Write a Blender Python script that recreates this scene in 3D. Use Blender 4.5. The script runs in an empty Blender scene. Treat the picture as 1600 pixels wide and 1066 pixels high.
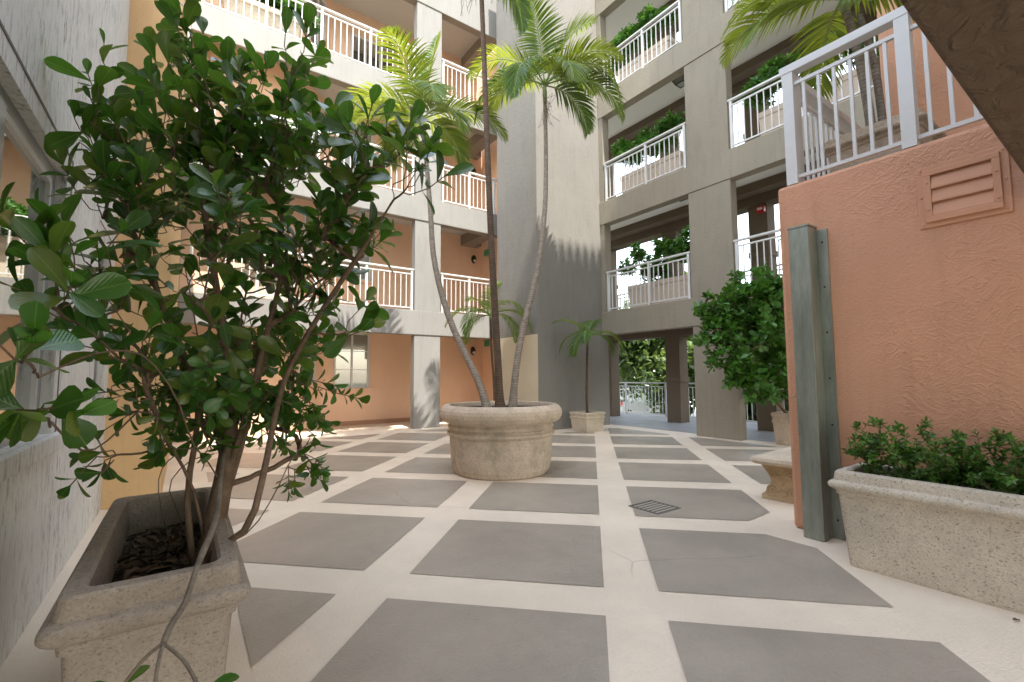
import bpy, math, random
import numpy as np
from math import radians, sin, cos, pi
R = random.Random(7)
NR = np.random.RandomState(7)
S = bpy.context.scene
COL = S.collection

# ------------------------------------------------------------------ camera
F_PX, YAW, PITCH, ROLL, CAM_H = 720.76, radians(35.324), radians(4.247), radians(-0.344), 1.33
cy, sy, cp, sp, cr, sr = cos(YAW), sin(YAW), cos(PITCH), sin(PITCH), cos(ROLL), sin(ROLL)
fw = np.array([sy*cp, cy*cp, sp]); r0 = np.array([cy, -sy, 0.0]); u0 = np.cross(r0, fw)
rt = cr*r0 + sr*u0; up = cr*u0 - sr*r0
from mathutils import Matrix, Vector
cam_d = bpy.data.cameras.new('camera'); cam = bpy.data.objects.new('camera', cam_d); COL.objects.link(cam)
cam_d.sensor_width = 36; cam_d.lens = F_PX/1600*36; cam_d.clip_start = 0.05; cam_d.clip_end = 1000
cam.matrix_world = Matrix(((rt[0], up[0], -fw[0], 0), (rt[1], up[1], -fw[1], 0), (rt[2], up[2], -fw[2], CAM_H), (0, 0, 0, 1)))
S.camera = cam

# ------------------------------------------------------------------ light
SUN_SLOPE = 2.1                       # drop per metre towards +Y
SUN_SIDE = 0.15
sun_to = Vector((-SUN_SIDE, -1.0, SUN_SLOPE)).normalized()      # towards the sun
elev = math.asin(sun_to.z); azim = math.atan2(sun_to.x, sun_to.y)
w = bpy.data.worlds.new('World'); S.world = w; w.use_nodes = True
nt = w.node_tree; bg = nt.nodes['Background']
sky = nt.nodes.new('ShaderNodeTexSky'); sky.sky_type = 'NISHITA'; sky.sun_disc = False
sky.sun_elevation = elev; sky.sun_rotation = azim; sky.air_density = 1.6; sky.dust_density = 1.2; sky.ozone_density = 1.0
hs = nt.nodes.new('ShaderNodeHueSaturation'); hs.inputs['Saturation'].default_value = 0.55
nt.links.new(sky.outputs[0], hs.inputs['Color']); nt.links.new(hs.outputs[0], bg.inputs[0]); bg.inputs[1].default_value = 0.15
sd = bpy.data.lights.new('sun', 'SUN'); sd.energy = 2.0; sd.angle = radians(0.5); sd.color = (1, 0.95, 0.87)
so = bpy.data.objects.new('sun', sd); COL.objects.link(so); so.rotation_euler = (-sun_to).to_track_quat('-Z', 'Y').to_euler()
so.location = (0, -5, 30)
S.view_settings.view_transform = 'Standard'; S.view_settings.look = 'None'
S.view_settings.exposure = 2.52; S.view_settings.gamma = 1
S.cycles.max_bounces = 10; S.cycles.diffuse_bounces = 6; S.cycles.transmission_bounces = 6

# ------------------------------------------------------------------ materials
class NT:
    def __init__(s, name, rough=0.8, spec=0.4):
        s.m = bpy.data.materials.new(name); s.m.use_nodes = True; s.t = s.m.node_tree; s.b = s.t.nodes['Principled BSDF']
        s.b.inputs['Roughness'].default_value = rough; s.b.inputs['Specular IOR Level'].default_value = spec
        s.out = s.t.nodes['Material Output']; s.tc = None; s.h = None
    def n(s, k, **kw):
        x = s.t.nodes.new(k)
        for a, v in kw.items():
            if a.startswith('i_'):
                x.inputs[a[2:].replace('_', ' ')].default_value = v
            else: setattr(x, a, v)
        return x
    def l(s, a, b): s.t.links.new(a, b)
    def co(s, scale=(1, 1, 1), rot=(0, 0, 0)):
        if not s.tc: s.tc = s.n('ShaderNodeTexCoord')
        mp = s.n('ShaderNodeMapping'); mp.inputs['Scale'].default_value = scale; mp.inputs['Rotation'].default_value = rot
        s.l(s.tc.outputs['Object'], mp.inputs['Vector']); return mp.outputs[0]
    def noise(s, sc, det=4, rough=0.6, scale=(1, 1, 1), dist=0.0):
        x = s.n('ShaderNodeTexNoise'); x.inputs['Scale'].default_value = sc; x.inputs['Detail'].default_value = det
        x.inputs['Roughness'].default_value = rough; x.inputs['Distortion'].default_value = dist
        s.l(s.co(scale), x.inputs['Vector']); return x.outputs['Fac']
    def ramp(s, fac, stops):
        r = s.n('ShaderNodeValToRGB'); e = r.color_ramp.elements
        while len(e) < len(stops): e.new(0.5)
        for q, (p, c) in zip(e, stops):
            q.position = p; q.color = (c[0], c[1], c[2], 1) if not isinstance(c, (int, float)) else (c, c, c, 1)
        s.l(fac, r.inputs[0]); return r.outputs[0]
    def mix(s, fac, a, b, mode='MIX'):
        x = s.n('ShaderNodeMix', data_type='RGBA', blend_type=mode)
        for i, v in ((0, fac), (6, a), (7, b)):
            if hasattr(v, 'links') or hasattr(v, 'is_linked'): s.l(v, x.inputs[i])
            elif isinstance(v, (int, float)): x.inputs[i].default_value = v
            else: x.inputs[i].default_value = (*v, 1)
        return x.outputs[2]
    def bump(s, h, strength, dist):
        b = s.n('ShaderNodeBump'); b.inputs['Strength'].default_value = strength; b.inputs['Distance'].default_value = dist
        s.l(h, b.inputs['Height'])
        if s.h: s.l(s.h, b.inputs['Normal'])
        s.h = b.outputs[0]; s.l(s.h, s.b.inputs['Normal'])
    def col(s, c):
        if hasattr(c, 'is_linked'): s.l(c, s.b.inputs['Base Color'])
        else: s.b.inputs['Base Color'].default_value = (*c, 1)
def dk(c, k): return tuple(min(1, x*k) for x in c)

def stucco(name, c, var=0.1, bsc=38, bst=0.5, big=0.0, rough=0.85, bd=0.01, stain=0.0, trowel=0.0):
    M = NT(name, rough, 0.25)
    base = M.ramp(M.noise(1.3, 5), [(0.3, dk(c, 1-var)), (0.7, dk(c, 1+var*0.6))])
    if stain:
        st = M.ramp(M.noise(3.0, 6, 0.7, (3.2, 3.2, 0.35)), [(0.5, 0.0), (0.72, 1.0)])
        sm = M.n('ShaderNodeMath', operation='MULTIPLY'); sm.inputs[1].default_value = stain; M.l(st, sm.inputs[0])
        base = M.mix(sm.outputs[0], base, dk(c, 0.5))
    fine = M.noise(bsc*3, 3)
    sp_ = M.n('ShaderNodeMath', operation='MULTIPLY'); sp_.inputs[1].default_value = 0.3; M.l(fine, sp_.inputs[0])
    base = M.mix(sp_.outputs[0], base, dk(c, 0.82))
    M.col(base)
    M.bump(M.noise(bsc, 5, 0.6), bst, bd)
    if big: M.bump(M.ramp(M.noise(7, 4, 0.6, dist=1.2), [(0.42, 0.0), (0.6, 1.0)]), big, 0.012)
    if trowel:
        mask = M.ramp(M.noise(1.1, 3, 0.6), [(0.40, 0.08), (0.60, 1.0)])
        for q_, (sc_, ds_) in enumerate(((4.2, 1.6), (9.0, 1.0))):
            rg = M.ramp(M.noise(sc_, 3, 0.55, (1, 1, 1.25+.3*q_), ds_), [(0.455, 0.0), (0.495, 1.0), (0.505, 0.85), (0.56, 0.0)])
            M.bump(M.mix(1.0, rg, mask, 'MULTIPLY'), trowel, 0.02 if q_ == 0 else 0.010)
        M.bump(M.ramp(M.noise(22, 3, 0.5, (1, 1, 0.35)), [(0.5, 0.0), (0.75, 1.0)]), trowel*0.35, 0.006)
    return M.m
def plain(name, c, rough=0.5, metal=0.0, spec=0.5, var=0.06, sc=9):
    M = NT(name, rough, spec); M.b.inputs['Metallic'].default_value = metal
    M.col(M.ramp(M.noise(sc, 4), [(0.3, dk(c, 1-var)), (0.7, dk(c, 1+var))])); return M.m
def leafmat(name, cols, trans=0.25, tcol=(0.25, 0.45, 0.03), rough=0.35, vein=False):
    M = NT(name, rough, 0.5)
    g = M.n('ShaderNodeNewGeometry')
    c = M.ramp(g.outputs['Random Per Island'], [(i/(len(cols)-1), k) for i, k in enumerate(cols)])
    c = M.mix(M.ramp(M.noise(14, 2), [(0.4, 0.0), (0.7, 0.35)]), c, dk(cols[0], 1.3))
    if vein:
        uv = M.n('ShaderNodeUVMap'); uv.uv_map = 'leaf'; sx = M.n('ShaderNodeSeparateXYZ'); M.l(uv.outputs[0], sx.inputs[0])
        ab = M.n('ShaderNodeMath', operation='ABSOLUTE'); M.l(sx.outputs[0], ab.inputs[0])
        c = M.mix(M.ramp(ab.outputs[0], [(0.0, 0.75), (0.035, 0.0)]), c, (0.16, 0.26, 0.07))
        sm = M.n('ShaderNodeMath', operation='MULTIPLY_ADD'); sm.inputs[1].default_value = -0.9; M.l(ab.outputs[0], sm.inputs[0]); M.l(sx.outputs[1], sm.inputs[2])
        sn = M.n('ShaderNodeMath', operation='SINE'); mu = M.n('ShaderNodeMath', operation='MULTIPLY'); mu.inputs[1].default_value = 60; M.l(sm.outputs[0], mu.inputs[0]); M.l(mu.outputs[0], sn.inputs[0])
        c = M.mix(M.ramp(sn.outputs[0], [(0.8, 0.0), (1.0, 0.18)]), c, (0.14, 0.24, 0.06))
        sp2 = M.ramp(M.noise(60, 3, 0.6), [(0.66, 0.0), (0.70, 0.8)]); c = M.mix(M.mix(1.0, sp2, M.ramp(M.noise(5, 2), [(0.52, 0.0), (0.6, 1.0)]), 'MULTIPLY'), c, (0.13, 0.07, 0.03))
        M.bump(sn.outputs[0], 0.12, 0.002)
    M.col(c)
    t = M.n('ShaderNodeBsdfTranslucent'); M.l(M.mix(0.5, c, tcol), t.inputs[0])
    x = M.n('ShaderNodeMixShader'); x.inputs[0].default_value = trans
    M.l(M.b.outputs[0], x.inputs[1]); M.l(t.outputs[0], x.inputs[2]); M.l(x.outputs[0], M.out.inputs[0]); return M.m
def stone(name, c, pit=0.5, stain=0.5, dark=(0.10, 0.085, 0.06), moss=None, pitsc=26):
    M = NT(name, 0.85, 0.3)
    b = M.ramp(M.noise(5, 6, 0.65), [(0.3, dk(c, 0.8)), (0.7, dk(c, 1.12))])
    b = M.mix(M.ramp(M.noise(2.6, 6, 0.7), [(0.48, 0.0), (0.75, stain)]), b, dk(c, 0.5))
    b = M.mix(M.ramp(M.noise(95, 3, 0.7), [(0.45, 0.0), (0.62, 0.45)]), b, dk(c, 0.55))
    b = M.mix(M.ramp(M.noise(11, 8, 0.8), [(0.5, 0.0), (0.68, 0.5)]), b, dk(c, 0.62))
    if moss: b = M.mix(M.ramp(M.noise(3.4, 5, 0.7, (1, 1, 0.7)), [(0.5, 0.0), (0.7, 0.55)]), b, moss)
    p = M.ramp(M.noise(pitsc, 3, 0.55, (1, 1, 1.5)), [(0.35, 1.0), (0.41, 0.0)])
    pm = M.n('ShaderNodeMath', operation='MULTIPLY'); pm.inputs[1].default_value = pit; M.l(p, pm.inputs[0])
    b = M.mix(pm.outputs[0], b, dark)
    M.col(b); M.bump(M.noise(60, 5), 0.9, 0.006); M.bump(M.noise(9, 6, 0.7), 0.25, 0.006); M.bump(pm.outputs[0], -0.6, 0.006)
    return M.m

BEIGE = (0.75, 0.64, 0.515)
def floor_mat(name, c, rough, var=0.08, island=0.0):
    M = NT(name, rough, 0.5)
    b = M.ramp(M.noise(1.1, 6, 0.65), [(0.3, dk(c, 1-var)), (0.7, dk(c, 1+var))])
    b = M.mix(M.ramp(M.noise(0.55, 5, 0.7), [(0.5, 0.0), (0.72, 0.3)]), b, dk(c, 1.25))
    b = M.mix(M.ramp(M.noise(60, 2), [(0.55, 0.0), (0.75, 0.3)]), b, dk(c, 0.7))
    b = M.mix(M.ramp(M.noise(2.3, 8, 0.75), [(0.6, 0.0), (0.78, 0.22)]), b, dk(c, 0.66))
    if island:
        gi = M.n('ShaderNodeNewGeometry'); b = M.mix(M.ramp(gi.outputs['Random Per Island'], [(0, 0.0), (1, island)]), b, dk(c, 0.6))
    vo = M.n('ShaderNodeTexVoronoi', feature='DISTANCE_TO_EDGE'); vo.inputs['Scale'].default_value = 0.42
    nz = M.n('ShaderNodeTexNoise'); nz.inputs['Scale'].default_value = 2.5; nz.inputs['Detail'].default_value = 6; M.l(M.co(), nz.inputs['Vector'])
    vm = M.n('ShaderNodeMix', data_type='VECTOR'); vm.inputs[0].default_value = 0.12; M.l(M.co(), vm.inputs[4]); M.l(nz.outputs['Color'], vm.inputs[5]); M.l(vm.outputs[1], vo.inputs['Vector'])
    ck = M.mix(1.0, M.ramp(vo.outputs['Distance'], [(0.0, 0.35), (0.0016, 0.0)]), M.ramp(M.noise(0.7, 2), [(0.56, 0.0), (0.62, 1.0)]), 'MULTIPLY')
    b = M.mix(ck, b, dk(c, 0.35))
    b = M.mix(M.ramp(M.noise(5.5, 9, 0.8, (1, 2.2, 1)), [(0.62, 0.0), (0.72, 0.35)]), b, dk(c, 0.7))
    b = M.mix(M.ramp(M.noise(28, 2, 0.5), [(0.79, 0.0), (0.81, 0.7)]), b, dk(c, 0.3))
    M.col(b)
    rr = M.n('ShaderNodeMapRange'); rr.inputs[3].default_value = rough-0.09; rr.inputs[4].default_value = rough+0.12
    M.l(M.noise(1.7, 4), rr.inputs[0]); M.l(rr.outputs[0], M.b.inputs['Roughness'])
    M.bump(M.noise(70, 3, 0.5), 0.7, 0.006); M.bump(M.noise(2.0, 3), 0.15, 0.02); return M.m
m_beige = floor_mat('beige_deck_coating', BEIGE, 0.5)
m_panel = floor_mat('grey_deck_coating', (0.375, 0.322, 0.262), 0.36, 0.18, 0.22)
m_corr = floor_mat('corridor_coating', (0.36, 0.36, 0.36), 0.33, 0.1)
# left wall: brushed vertical streaks
def streak_wall():
    M = NT('streaked_white_stucco', 0.85, 0.25); c = (0.76, 0.745, 0.71)
    b = M.ramp(M.noise(1.2, 5), [(0.3, dk(c, 0.88)), (0.7, dk(c, 1.05))])
    st = M.noise(9, 9, 0.8, (3.4, 3.4, 0.75))
    k = M.mix(1.0, M.ramp(st, [(0.50, 0.0), (0.64, 1.0)]), M.ramp(M.noise(1.6, 5), [(0.36, 0.2), (0.6, 1.0)]), 'MULTIPLY')
    b = M.mix(k, b, (0.24, 0.22, 0.19)); M.col(b)
    M.bump(st, 0.5, 0.012); M.bump(M.noise(70, 4), 0.4, 0.004); return M.m
m_lwall = streak_wall()
m_yellow = stucco('yellow_stucco', (0.74, 0.50, 0.265), bst=0.4, stain=0.2)
m_facade = stucco('pale_grey_stucco', (0.285, 0.275, 0.255), var=0.08, bst=0.5, stain=0.3)
m_taupe = stucco('taupe_stucco', (0.305, 0.268, 0.208), var=0.08, bst=0.6, bsc=36, stain=0.3, big=0.15)
m_tower = stucco('tower_stucco', (0.25, 0.235, 0.21), var=0.07, bst=0.6, bsc=40, stain=0.3, big=0.14)
m_cream = stucco('cream_stucco', (0.62, 0.53, 0.39), var=0.05, bst=0.3)
m_offwhite = stucco('off_white_stucco', (0.80, 0.76, 0.70), var=0.03, bst=0.2)
m_salmon = stucco('salmon_stucco', (0.86, 0.58, 0.40), var=0.05, bst=0.3, stain=0.08)
m_orange = stucco('terracotta_stucco', (0.63, 0.33, 0.205), var=0.09, bst=0.5, bsc=60, trowel=0.26, stain=0.22, rough=0.6)
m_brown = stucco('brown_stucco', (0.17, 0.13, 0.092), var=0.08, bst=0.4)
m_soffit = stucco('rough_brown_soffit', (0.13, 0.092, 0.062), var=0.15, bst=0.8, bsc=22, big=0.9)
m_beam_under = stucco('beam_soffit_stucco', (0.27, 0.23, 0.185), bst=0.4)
m_ceil = stucco('ceiling_plaster', (0.52, 0.48, 0.43), var=0.03, bst=0.15)
m_ceil2 = stucco('pale_ceiling_plaster', (0.80, 0.76, 0.68), var=0.03, bst=0.15)
m_white = plain('white_painted_metal', (0.64, 0.63, 0.61), 0.4, var=0.03)
m_grey_paint = plain('grey_paint', (0.5, 0.51, 0.5), 0.5)
def zinc():
    M = NT('weathered_zinc', 0.42, 0.5); M.b.inputs['Metallic'].default_value = 0.55
    b = M.ramp(M.noise(2.2, 6, 0.7, (3, 3, 0.6)), [(0.3, (0.20, 0.22, 0.185)), (0.55, (0.33, 0.36, 0.31)), (0.75, (0.50, 0.52, 0.47))])
    M.col(b); M.bump(M.noise(50, 3), 0.15, 0.002); return M.m
m_zinc = zinc()
m_dark = plain('dark_bronze', (0.035, 0.03, 0.027), 0.4, 0.3)
m_frost = plain('frosted_lens', (0.75, 0.74, 0.7), 0.3)
m_red = plain('red_alarm_plastic', (0.55, 0.02, 0.015), 0.35)
m_green = plain('green_sign', (0.06, 0.35, 0.16), 0.4)
m_ventp = stucco('painted_vent_metal', (0.60, 0.31, 0.19), var=0.06, bst=0.12, rough=0.5)
m_stoneL = stone('mottled_cast_stone', (0.38, 0.31, 0.245), pit=0.5, stain=0.8, pitsc=75)
m_stoneR = stone('pitted_travertine', (0.64, 0.56, 0.455), pit=0.6, stain=0.6, pitsc=60)
m_pot = stone('weathered_pot_stone', (0.60, 0.485, 0.375), pit=0.3, stain=0.55, moss=(0.21, 0.185, 0.115), pitsc=40)
m_smallpot = stone('pale_cast_stone', (0.66, 0.56, 0.43), pit=0.15, stain=0.25)
m_box = plain('tan_planter_paint', (0.55, 0.45, 0.36), 0.7)
m_soil = stucco('dark_soil', (0.045, 0.032, 0.024), var=0.5, bst=1.0, bsc=20, bd=0.03)
m_litter = leafmat('leaf_litter', [(0.05, 0.03, 0.02), (0.12, 0.075, 0.045), (0.2, 0.13, 0.08)], 0.05, rough=0.8)
m_clusia = leafmat('glossy_broad_leaf', [(0.016, 0.05, 0.010), (0.03, 0.10, 0.015), (0.055, 0.16, 0.022), (0.022, 0.07, 0.014), (0.04, 0.13, 0.02), (0.14, 0.17, 0.025), (0.03, 0.09, 0.015)], 0.27, (0.25, 0.55, 0.03), 0.22, True)
m_shrub = leafmat('mid_green_leaf', [(0.03, 0.10, 0.014), (0.05, 0.16, 0.02), (0.09, 0.24, 0.03)], 0.25, (0.25, 0.5, 0.04), 0.38)
m_hedge = leafmat('small_dark_leaf', [(0.03, 0.09, 0.02), (0.06, 0.17, 0.03), (0.15, 0.30, 0.05), (0.05, 0.13, 0.03)], 0.3, (0.25, 0.5, 0.04), 0.36)
m_palmy = leafmat('yellow_green_palm_leaf', [(0.05, 0.13, 0.02), (0.12, 0.21, 0.025), (0.24, 0.29, 0.03)], 0.4, (0.6, 0.62, 0.04), 0.4)  # lit copy of the palm leaf, sunlight's yellow mixed into its colour
m_palmg = leafmat('green_palm_leaf', [(0.03, 0.09, 0.015), (0.055, 0.14, 0.02), (0.11, 0.2, 0.025)], 0.4, (0.5, 0.6, 0.04), 0.4)
m_tree = leafmat('street_tree_leaf', [(0.04, 0.08, 0.02), (0.07, 0.12, 0.03), (0.12, 0.17, 0.06)], 0.3, (0.4, 0.55, 0.1), 0.5)
m_dead = leafmat('dead_leaf', [(0.10, 0.045, 0.02), (0.16, 0.08, 0.035), (0.07, 0.035, 0.02)], 0.1, (0.3, 0.15, 0.05), 0.7)
def bark(name, c, ring=0):
    M = NT(name, 0.85, 0.2)
    b = M.ramp(M.noise(14, 5, 0.7), [(0.3, dk(c, 0.6)), (0.7, dk(c, 1.3))])
    if ring:
        wv = M.n('ShaderNodeTexWave', bands_direction='Z'); wv.inputs['Scale'].default_value = ring; wv.inputs['Distortion'].default_value = 3.0
        wv.inputs['Detail'].default_value = 2; M.l(M.co(), wv.inputs['Vector'])
        b = M.mix(M.ramp(wv.outputs['Fac'], [(0.0, 0.6), (0.2, 0.0)]), b, dk(c, 0.4)); M.bump(wv.outputs['Fac'], 0.3, 0.006)
    M.col(b); M.bump(M.noise(40, 4), 0.6, 0.006); return M.m
m_bark = bark('grey_brown_bark', (0.17, 0.115, 0.075))
m_twig = bark('pale_twig_bark', (0.20, 0.16, 0.12))
m_palmbark = bark('ringed_palm_bark', (0.26, 0.215, 0.17), 8.0)
m_palmbark2 = bark('brown_palm_bark', (0.12, 0.08, 0.055), 8.0)
def glass(name, c, mixf=0.55):
    M = NT(name, 0.03, 0.9); M.col(c)
    g = M.n('ShaderNodeBsdfGlossy'); g.inputs['Roughness'].default_value = 0.015; g.inputs[0].default_value = (0.85, 0.88, 0.86, 1)
    x = M.n('ShaderNodeMixShader'); x.inputs[0].default_value = mixf
    M.l(M.b.outputs[0], x.inputs[1]); M.l(g.outputs[0], x.inputs[2]); M.l(x.outputs[0], M.out.inputs[0]); return M.m
m_glass = glass('reflective_glass', (0.03, 0.035, 0.035), 0.6)
m_blind = glass('glass_over_blinds', (0.24, 0.235, 0.19), 0.12)
m_screen = plain('dark_insect_screen', (0.03, 0.03, 0.035), 0.7)
m_asph = stucco('asphalt', (0.06, 0.06, 0.06), var=0.15, bst=0.2)
m_tile = plain('terracotta_roof_tile', (0.50, 0.17, 0.09), 0.7)
m_pink = stucco('pink_stucco', (0.65, 0.36, 0.28), bst=0.1)

# ------------------------------------------------------------------ mesh builder
class MB:
    def __init__(s): s.v = []; s.f = []
    def add(s, v, f):
        o = len(s.v); s.v += [tuple(map(float, p)) for p in v]; s.f += [tuple(i+o for i in q) for q in f]; return s
    def box(s, x0, x1, y0, y1, z0, z1):
        return s.add([(x0, y0, z0), (x1, y0, z0), (x1, y1, z0), (x0, y1, z0), (x0, y0, z1), (x1, y0, z1), (x1, y1, z1), (x0, y1, z1)],
                     [(0, 3, 2, 1), (4, 5, 6, 7), (0, 1, 5, 4), (1, 2, 6, 5), (2, 3, 7, 6), (3, 0, 4, 7)])
    def prism(s, poly, z0, z1):
        n = len(poly); v = [(x, y, z0) for x, y in poly]+[(x, y, z1) for x, y in poly]
        return s.add(v, [tuple(range(n))[::-1], tuple(range(n, 2*n))]+[(i, (i+1) % n, (i+1) % n+n, i+n) for i in range(n)])
    def rings(s, rs, cap0=True, cap1=True):
        n = len(rs[0]); v = [p for r in rs for p in r]; f = []
        for k in range(len(rs)-1):
            for i in range(n): f.append((k*n+i, k*n+(i+1) % n, (k+1)*n+(i+1) % n, (k+1)*n+i))
        if cap0: f.append(tuple(range(n))[::-1])
        if cap1: f.append(tuple(range((len(rs)-1)*n, len(rs)*n)))
        return s.add(v, f)
    def tube(s, pts, rad, n=8):
        pts = [np.array(p, float) for p in pts]; rs = []
        a = None
        for i, p in enumerate(pts):
            d = pts[min(i+1, len(pts)-1)]-pts[max(i-1, 0)]; d = d/(np.linalg.norm(d)+1e-9)
            if a is None: a = np.cross(d, (0.3, 0.9, 0.1) if abs(d[1]) < 0.8 else (1, 0, 0))
            a = a-d*(a@d); a /= np.linalg.norm(a)+1e-9; b = np.cross(d, a)
            r = rad[i] if hasattr(rad, '__len__') else rad
            rs.append([p+r*(a*cos(2*pi*k/n)+b*sin(2*pi*k/n)) for k in range(n)])
        return s.rings(rs)
    def lathe(s, prof, c=(0, 0, 0), n=48, caps=True):
        return s.rings([[(c[0]+r*cos(2*pi*k/n), c[1]+r*sin(2*pi*k/n), c[2]+z) for k in range(n)] for r, z in prof], caps, caps)
    def rrect(s, prof, c=(0, 0, 0), caps=True, q=4):
        rs = []
        for hx, hy, rr, z in prof:
            ring = []
            for (sx, sy_, a0) in ((1, 1, 0), (-1, 1, 90), (-1, -1, 180), (1, -1, 270)):
                for k in range(q+1):
                    a = radians(a0+90*k/q); ring.append((c[0]+sx*(hx-rr)+rr*cos(a), c[1]+sy_*(hy-rr)+rr*sin(a), c[2]+z))
            rs.append(ring)
        return s.rings(rs, caps, caps)
    def mesh(s, name, m, smooth=False):
        me = bpy.data.meshes.new(name); me.from_pydata(s.v, [], s.f); me.update()
        if m: me.materials.append(m)
        if smooth: me.shade_smooth()
        return me
    def build(s, name, m, parent=None, smooth=False, bevel=0, loc=None, rz=0):
        o = bpy.data.objects.new(name, s.mesh(name, m, smooth)); COL.objects.link(o)
        if parent: o.parent = parent
        if loc is not None: o.location = loc
        o.rotation_euler.z = rz
        if bevel:
            b = o.modifiers.new('bevel', 'BEVEL'); b.width = bevel; b.segments = 2; b.limit_method = 'ANGLE'; b.angle_limit = radians(40)
        if smooth and smooth != 1:
            pass
        return o
def np_mesh(name, V, Fc, m, parent=None, UV=None):
    me = bpy.data.meshes.new(name); nf, k = Fc.shape
    me.vertices.add(len(V)); me.vertices.foreach_set('co', V.astype(np.float32).ravel())
    me.loops.add(nf*k); me.loops.foreach_set('vertex_index', Fc.astype(np.int32).ravel())
    me.polygons.add(nf); me.polygons.foreach_set('loop_start', np.arange(0, nf*k, k, dtype=np.int32))
    if UV is not None:
        ul = me.uv_layers.new(name='leaf'); ul.data.foreach_set('uv', UV[Fc.ravel() % len(UV)].astype(np.float32).ravel())
    me.update(calc_edges=True); me.materials.append(m); me.shade_smooth()
    o = bpy.data.objects.new(name, me); COL.objects.link(o)
    if parent: o.parent = parent
    return o
def tag(o, label=None, cat=None, group=None, kind=None):
    if label: o['label'] = label
    if cat: o['category'] = cat
    if group: o['group'] = group
    if kind: o['kind'] = kind
    return o
def thing(name, label, cat, loc=(0, 0, 0), rz=0, group=None):
    o = bpy.data.objects.new(name, None); COL.objects.link(o); o.location = loc; o.rotation_euler.z = rz
    o.empty_display_size = 0.1
    return tag(o, label, cat, group)
def copy_tree(o, parent=None):
    c = o.copy(); COL.objects.link(c)
    if parent: c.parent = parent
    for ch in list(o.children): copy_tree(ch, c)
    return c

# ------------------------------------------------------------------ floor
tag(MB().box(-3, 13.2, -4, 15, -0.4, 0).build('courtyard_floor', m_beige), kind='structure')
def clip(poly, pl):
    out = []
    for i in range(len(poly)):
        p, q = poly[i], poly[(i+1) % len(poly)]
        dp = pl[0]*p[0]+pl[1]*p[1]-pl[2]; dq = pl[0]*q[0]+pl[1]*q[1]-pl[2]
        if dp <= 0: out.append(p)
        if dp*dq < 0:
            t = dp/(dp-dq); out.append((p[0]+t*(q[0]-p[0]), p[1]+t*(q[1]-p[1])))
    return out
mb = MB(); s2 = 2**-0.5
regA = [(-1, 0, -0.3), (1, 0, 6.6), (0, 1, 10.55), (0, -1, 0.4)]
regB = [(-1, 0, -6.6), (1, 0, 8.85), (0, 1, 8.1)]
def add_panel(poly):
    if len(poly) > 2:
        area = sum(poly[i][0]*poly[(i+1) % len(poly)][1]-poly[(i+1) % len(poly)][0]*poly[i][1] for i in range(len(poly)))/2
        if abs(area) > 0.004:
            if area < 0: poly = poly[::-1]
            o = len(mb.v); mb.v += [(x, y, 0.004) for x, y in poly]; mb.f.append(tuple(range(o, o+len(poly))))
for i in range(-2, 9):
    a0 = 3.05+1.53*i; a1 = a0+1.18
    if i == -1: a0, a1 = 1.52, 2.70
    for j in range(-5, 6):
        b0 = 0.385+1.615*j; b1 = b0+1.285
        P = [((a+b)*s2, (a-b)*s2) for a, b in ((a0, b0), (a0, b1), (a1, b1), (a1, b0))]
        for reg in (regA, regB):
            q = P
            for pl in reg: q = clip(q, pl) if len(q) > 2 else []
            q = clip(q, (1, 0, 3.98)) if len(q) > 2 and min(y for x, y in q) < 2.2 and min(y for x,y in q) < 2.0 and i <= 0 else q
            if i == 1 and len(q) > 2: q = clip(q, (0.05, -1, -2.05))
            if i <= 1 and j >= 1: q = []
            add_panel(q)
tag(mb.build('floor_panels', m_panel), kind='structure')
tag(MB().add([(9.4, 2.5, 0.004), (13.1, 2.5, 0.004), (13.1, 14.5, 0.004), (9.4, 14.5, 0.004)], [(0, 1, 2, 3)]).build('corridor_floor', m_corr), kind='structure')
tag(MB().add([(-150, -150, -1.3), (250, -150, -1.3), (250, 250, -1.3), (-150, 250, -1.3)], [(0, 1, 2, 3)]).build('ground', stucco('far_ground', (0.09, 0.10, 0.07), bst=0)), kind='structure')
tag(MB().box(19, 27, -60, 120, -1.5, -1.29).build('road', m_asph), kind='structure')
# drain
m_drainf = plain('drain_iron', (0.15, 0.135, 0.12), .6)
dr = thing('floor_drain', 'square slotted metal drain grate set in a grey floor panel', 'drain', (3.89, 3.04, 0.004))
fr = MB(); fr.box(-.18, .18, -.18, -.165, 0, .006); fr.box(-.18, .18, .165, .18, 0, .006); fr.box(-.18, -.165, -.165, .165, 0, .006); fr.box(.165, .18, -.165, .165, 0, .006)
fr.build('frame', m_drainf, dr)
MB().box(-.165, .165, -.165, .165, 0, .002).build('drain_shade_plate', plain('pit_shade_black', (0.05, 0.045, 0.04), 0.9), dr)  # flat dark plate, shade between the slats put into its colour
bm_ = None
for k in range(6):
    o = MB().box(-.15, .15, -.012, .018, .0015, .005).build('slat', plain('slat_grey', (0.34, 0.30, 0.25), 0.6) if k == 0 else bm_, dr, loc=(0, -.135+k*.052, 0))
    if k == 0: bm_ = o.data.materials[0]

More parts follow.
